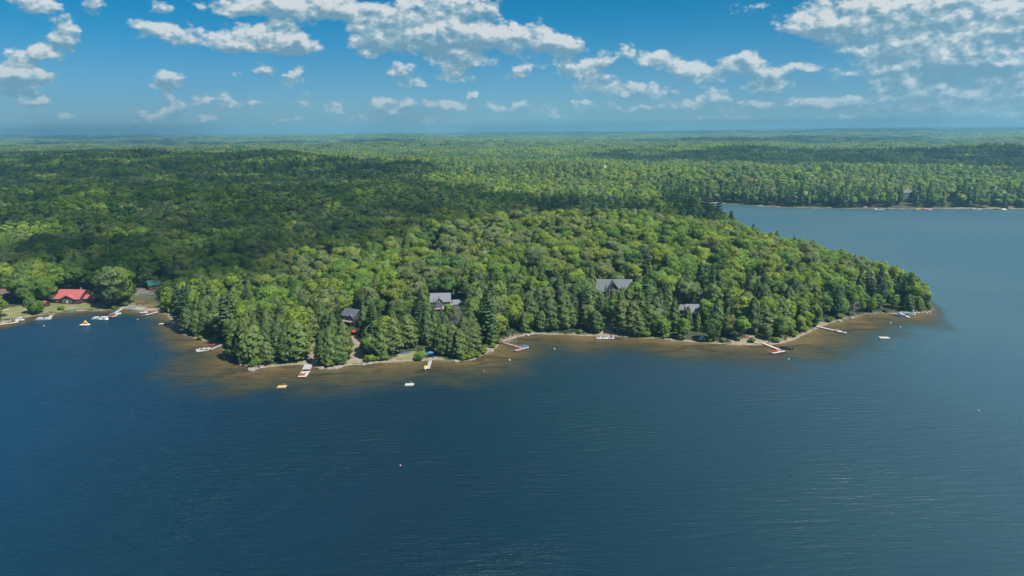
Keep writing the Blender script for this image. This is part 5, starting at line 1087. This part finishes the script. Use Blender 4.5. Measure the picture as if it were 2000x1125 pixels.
for i, (px, py, L_, a, tx) in enumerate([(450, 700, 5, 20, 'bleached log in the shallows of the west point'), (372, 660, 4, -30, 'bleached log lying at the foot of the west pines'), (505, 716, 4, 10, 'grey log on the sand below the big cedars'), (700, 710, 5, 5, 'fallen log across the foot of the wide sandy clearing'), (910, 706, 4, -12, 'grey log at the bank right of the lawn'),
        (1052, 653.5, 5, 8, 'fallen log on the sand right of the L shaped dock'), (1140, 654, 4, -8, 'short log on the sand left of the twin platform'), (1290, 661, 4, -5, 'fallen log between the covered boat and the tent'), (1420, 672, 5, 6, 'bleached log left of the sandy landing by the red chairs'), (1650, 621, 5, 30, 'fallen log between the rocks near the east end'), (1695, 613, 4, 10, 'bleached log left of the rocky tip')]):
    p = ground(px, py, .25); t = thing('fallen_log', tx, 'log', (p[0], p[1], max(p[2], .15)), R(a)); MB().tube((-L_ / 2, 0, 0), (L_ / 2, .3, .1), .24, .14, 8).build('trunk', MT['deadwood'], t)
    MB().tube((L_ * .1, .1, .1), (L_ * .25, .7, .9), .07, .03, 5).tube((L_ * .25, .1, .1), (L_ * .42, -.6, .6), .06, .02, 5).build('branch', MT['deadwood'], t)
def rock_mesh(seed):
    q = np.random.default_rng(seed); m = MB().sphere((0, 0, 0), 1.0, 9, 6, .6); V = np.array(m.v); V *= (1 + .28 * (fbm(V[:, 0] * 1.7 + seed * 3, V[:, 1] * 1.7 + V[:, 2] * 2, 2) - .5) * 2)[:, None]; V[:, 0] *= 1.25
    me = bpy.data.meshes.new('boulder'); me.from_pydata([tuple(v) for v in V], [], m.f); me.materials.append(MT['rock']); return me
RM = [rock_mesh(k) for k in range(5)]
RKP = [(396, 664), (470, 713), (487, 723), (493, 724), (499, 721), (512, 718), (628, 720), (643, 720.5), (650, 720), (656, 719), (664, 717), (710, 713), (722, 711), (890, 706), (960, 686), (1030, 655), (1310, 664), (1640, 628), (1650, 624), (1664, 621), (1672, 618), (1785, 612), (1792, 611), (1800, 611), (1809, 611), (1815, 610), (1803, 608), (1782, 607), (1620, 407), (1650, 405), (1690, 406)]
cnt = {}
for i, (px, py) in enumerate(sorted(RKP)):
    z = [n for a, n in LM if px >= a][-1]
    if py < 450: z = 'on the far shore'
    cnt[z] = cnt.get(z, 0) + 1; g0 = ground(px, py) if py > 450 else at(px, py, .3); o = bpy.data.objects.new('boulder', RM[i % 5]); COL.objects.link(o); s = rnd.uniform(.6, 1.25) * (3.0 if py < 450 else 1)
    o.location = (g0[0], g0[1], max(g0[2], 0.0) + .1); o.rotation_euler = (rnd.uniform(-.2, .2), rnd.uniform(-.2, .2), rnd.uniform(0, 6)); o.scale = (s, s, s); tag(o, 'grey boulder at the water %s, %s' % (z, ORD[cnt[z] - 1]), 'boulder', 'boulders along the shore')
# shingle and small stones at the waterline: uncountable
mb = MB(); q = np.random.default_rng(5); pts = []
SH = np.array([at(*p)[:2] for p in SHORE_PX])
for i in range(len(SH) - 1):
    L_ = np.linalg.norm(SH[i + 1] - SH[i]); px_ = SHORE_PX[i][0]; dens = .5 if (px_ < 300 or 1040 <= px_ < 1560) else 2.2
    for k in range(int(L_ * dens)):
        p = SH[i] + (SH[i + 1] - SH[i]) * q.random() + q.normal(0, .9, 2); pts.append(p)
pts = np.array(pts); zz = height(pts[:, 0], pts[:, 1])
for (x, y), z in zip(pts, zz):
    r_ = q.uniform(.12, .42); z = max(z, -.1)
    mb.add([(x + r_ * a * q.uniform(.7, 1.3), y + r_ * b2 * q.uniform(.7, 1.3), z + r_ * c * .6) for a, b2, c in ((1, 0, 0), (0, 1, 0), (-1, 0, 0), (0, -1, 0), (0, 0, 1), (0, 0, -1))], [(0, 1, 4), (1, 2, 4), (2, 3, 4), (3, 0, 4), (1, 0, 5), (2, 1, 5), (3, 2, 5), (0, 3, 5)])
tag(mb.build('shore_stones', MT['rock']), 'small grey stones scattered along the waterline', 'stones', None, 'stuff')
# reeds and low undergrowth along the banks
Xg, Yg = scatter(255, 760, 1.9); dg = sdist(Xg, Yg); k = (dg > 2.0) & (dg < 15) & (fbm(Xg / 8, Yg / 8, 2) > .46); k &= rng.random(len(k)) < .7
for L in CLEAR: k &= ~inpoly(Xg, Yg, L)
Xg, Yg = Xg[k], Yg[k]; Zg = height(Xg, Yg); n = len(Xg); C = np.repeat(np.stack([Xg, Yg, Zg], 1), 10, 0) + rng.normal(0, .55, (n * 10, 3)) * [1, 1, .4] + [0, 0, .45]
V, Q = leafcloud(C, np.tile([0, -.3, 1.], (n * 10, 1)), .34 * np.ones(n * 10), rng); um = leafmesh('undergrowth', V, Q, rng.uniform(0, 1, len(Q)), MT['leaf']); uo = bpy.data.objects.new('undergrowth', um); COL.objects.link(uo); uo['tint'] = [.07, .115, .025, 1.0]; tag(uo, 'low leafy undergrowth along the banks under the trees', 'undergrowth', None, 'stuff')

# ------------------------------------------------------------------ unseen clouds outlined to cast shade on the woods (outside the frame)
def shade_cloud(pxs, z0, H, step, seed, holes=.05):
    g_ = np.random.default_rng(seed); Pw = []
    for x_, y_ in pxs:
        dr = ray(x_, y_); tt = np.geomspace(300, 24000, 700); PP = np.array([0, 0, CAMH])[None] + dr[None] * tt[:, None]
        hh = height(PP[:, 0], PP[:, 1]) + 17; kk_ = np.argmax(PP[:, 2] < hh) if (PP[:, 2] < hh).any() else -1; q_ = PP[kk_]
        Pw.append(q_[:2] + sv[:2] / sv[2] * (H - q_[2]))
    Pw = np.array(Pw)
    x0, y0 = Pw.min(0); x1, y1 = Pw.max(0); X, Y = np.meshgrid(np.arange(x0, x1, step), np.arange(y0, y1, step))
    X = (X + g_.uniform(-.3, .3, X.shape) * step).ravel(); Y = (Y + g_.uniform(-.3, .3, Y.shape) * step).ravel()
    k = inpoly(X, Y, Pw) & (g_.random(len(X)) > holes)
    X, Y = X[k], Y[k]; mb = MB()
    ico = [(math.sin(a) * math.cos(t), math.sin(a) * math.sin(t), math.cos(a)) for a, t in [(0, 0)] + [(1.1, i * 1.2566) for i in range(5)] + [(2.03, i * 1.2566 + .628) for i in range(5)] + [(math.pi, 0)]]
    fs = [(0, 1 + i, 1 + (i + 1) % 5) for i in range(5)] + [(1 + i, 6 + i, 1 + (i + 1) % 5) for i in range(5)] + [(1 + (i + 1) % 5, 6 + i, 6 + (i + 1) % 5) for i in range(5)] + [(11, 6 + (i + 1) % 5, 6 + i) for i in range(5)]
    for x, y in zip(X, Y):
        r = step * g_.uniform(.62, .95); z = H + g_.uniform(0, step * .6)
        o2 = sv[:2] / sv[2] * (z - H)
        mb.add([(x + o2[0] + p[0] * r, y + o2[1] + p[1] * r, z + p[2] * r * .6) for p in ico], fs)
    m = MT.get('cloud')
    if m is None:
        m = bpy.data.materials.new('cloud_vapour'); m.use_nodes = True; nt = m.node_tree; nt.nodes.clear(); g = NT(nt); MT['cloud'] = m
        a = g.n('ShaderNodeBsdfDiffuse', ins={'Color': (.85, .87, .9, 1)}); b2 = g.n('ShaderNodeBsdfTranslucent', ins={'Color': (.85, .87, .9, 1)})
        mx = g.n('ShaderNodeMixShader', ins={0: .6, 1: a.outputs[0], 2: b2.outputs[0]}); tr = g.n('ShaderNodeBsdfTransparent')
        m3 = g.n('ShaderNodeMixShader', ins={0: .62, 1: mx.outputs[0], 2: tr.outputs[0]}); g.n('ShaderNodeOutputMaterial', ins={'Surface': m3.outputs[0]})
    o = mb.build('cloud', m, smooth=True); o['kind'] = 'structure'; return o
shade_cloud([(-300, 302), (0, 297), (300, 291), (600, 299), (850, 314), (880, 335), (790, 344), (900, 358), (1050, 378), (1250, 384), (1400, 398), (1470, 425), (1400, 428), (1300, 420), (1180, 408), (1050, 416), (900, 418),
                (780, 450), (640, 478), (540, 500), (410, 530), (340, 538), (240, 520), (150, 500), (110, 480), (60, 440), (-300, 432)], 28, 1500, 46, 1)
shade_cloud([(1185, 291), (1500, 287), (2000, 283), (2500, 284), (2500, 336), (2000, 331), (1850, 320), (1700, 318), (1500, 318), (1250, 314), (1175, 304)], 30, 1700, 60, 2)
shade_cloud([(640, 273), (800, 272), (860, 275), (820, 279), (680, 279)], 40, 1900, 110, 3)
shade_cloud([(1080, 271), (1400, 270), (1800, 268), (1820, 274), (1300, 277), (1100, 275)], 50, 1900, 130, 4, .1)
shade_cloud([(80, 455), (130, 470), (260, 505), (250, 530), (120, 522), (-60, 526), (-60, 512), (40, 505)], 20, 1500, 30, 6, .12)
shade_cloud([(60, 279), (600, 276), (640, 280), (300, 283), (60, 283)], 40, 1900, 110, 7, .1)  # added cloud, casts a darker band over the far left woods
shade_cloud([(-300, 266), (400, 264), (400, 269), (-300, 272)], 50, 5600, 520, 8, .1)  # unseen cloud added to darken the hills along the left skyline
shade_cloud([(900, 259), (1300, 257), (2300, 248), (2300, 254), (1500, 260), (900, 264)], 60, 6500, 520, 9, .1)  # another added out of view, shades the middle and right skyline

# ------------------------------------------------------------------ air
mb = MB().box(-26000, 26000, -300, 27000, -8, 230); hm = bpy.data.materials.new('haze_air'); hm.use_nodes = True; nt = hm.node_tree; nt.nodes.clear(); g = NT(nt)
v = g.n('ShaderNodeVolumePrincipled', ins={'Color': (.34, .74, 1.0, 1), 'Density': 0.00012, 'Anisotropy': .2})
g.n('ShaderNodeOutputMaterial', ins={'Volume': v.outputs[0]}); ho = mb.build('haze', hm); ho['kind'] = 'stuff'; ho['label'] = 'thin pale blue haze over the far woods'; ho['category'] = 'haze'
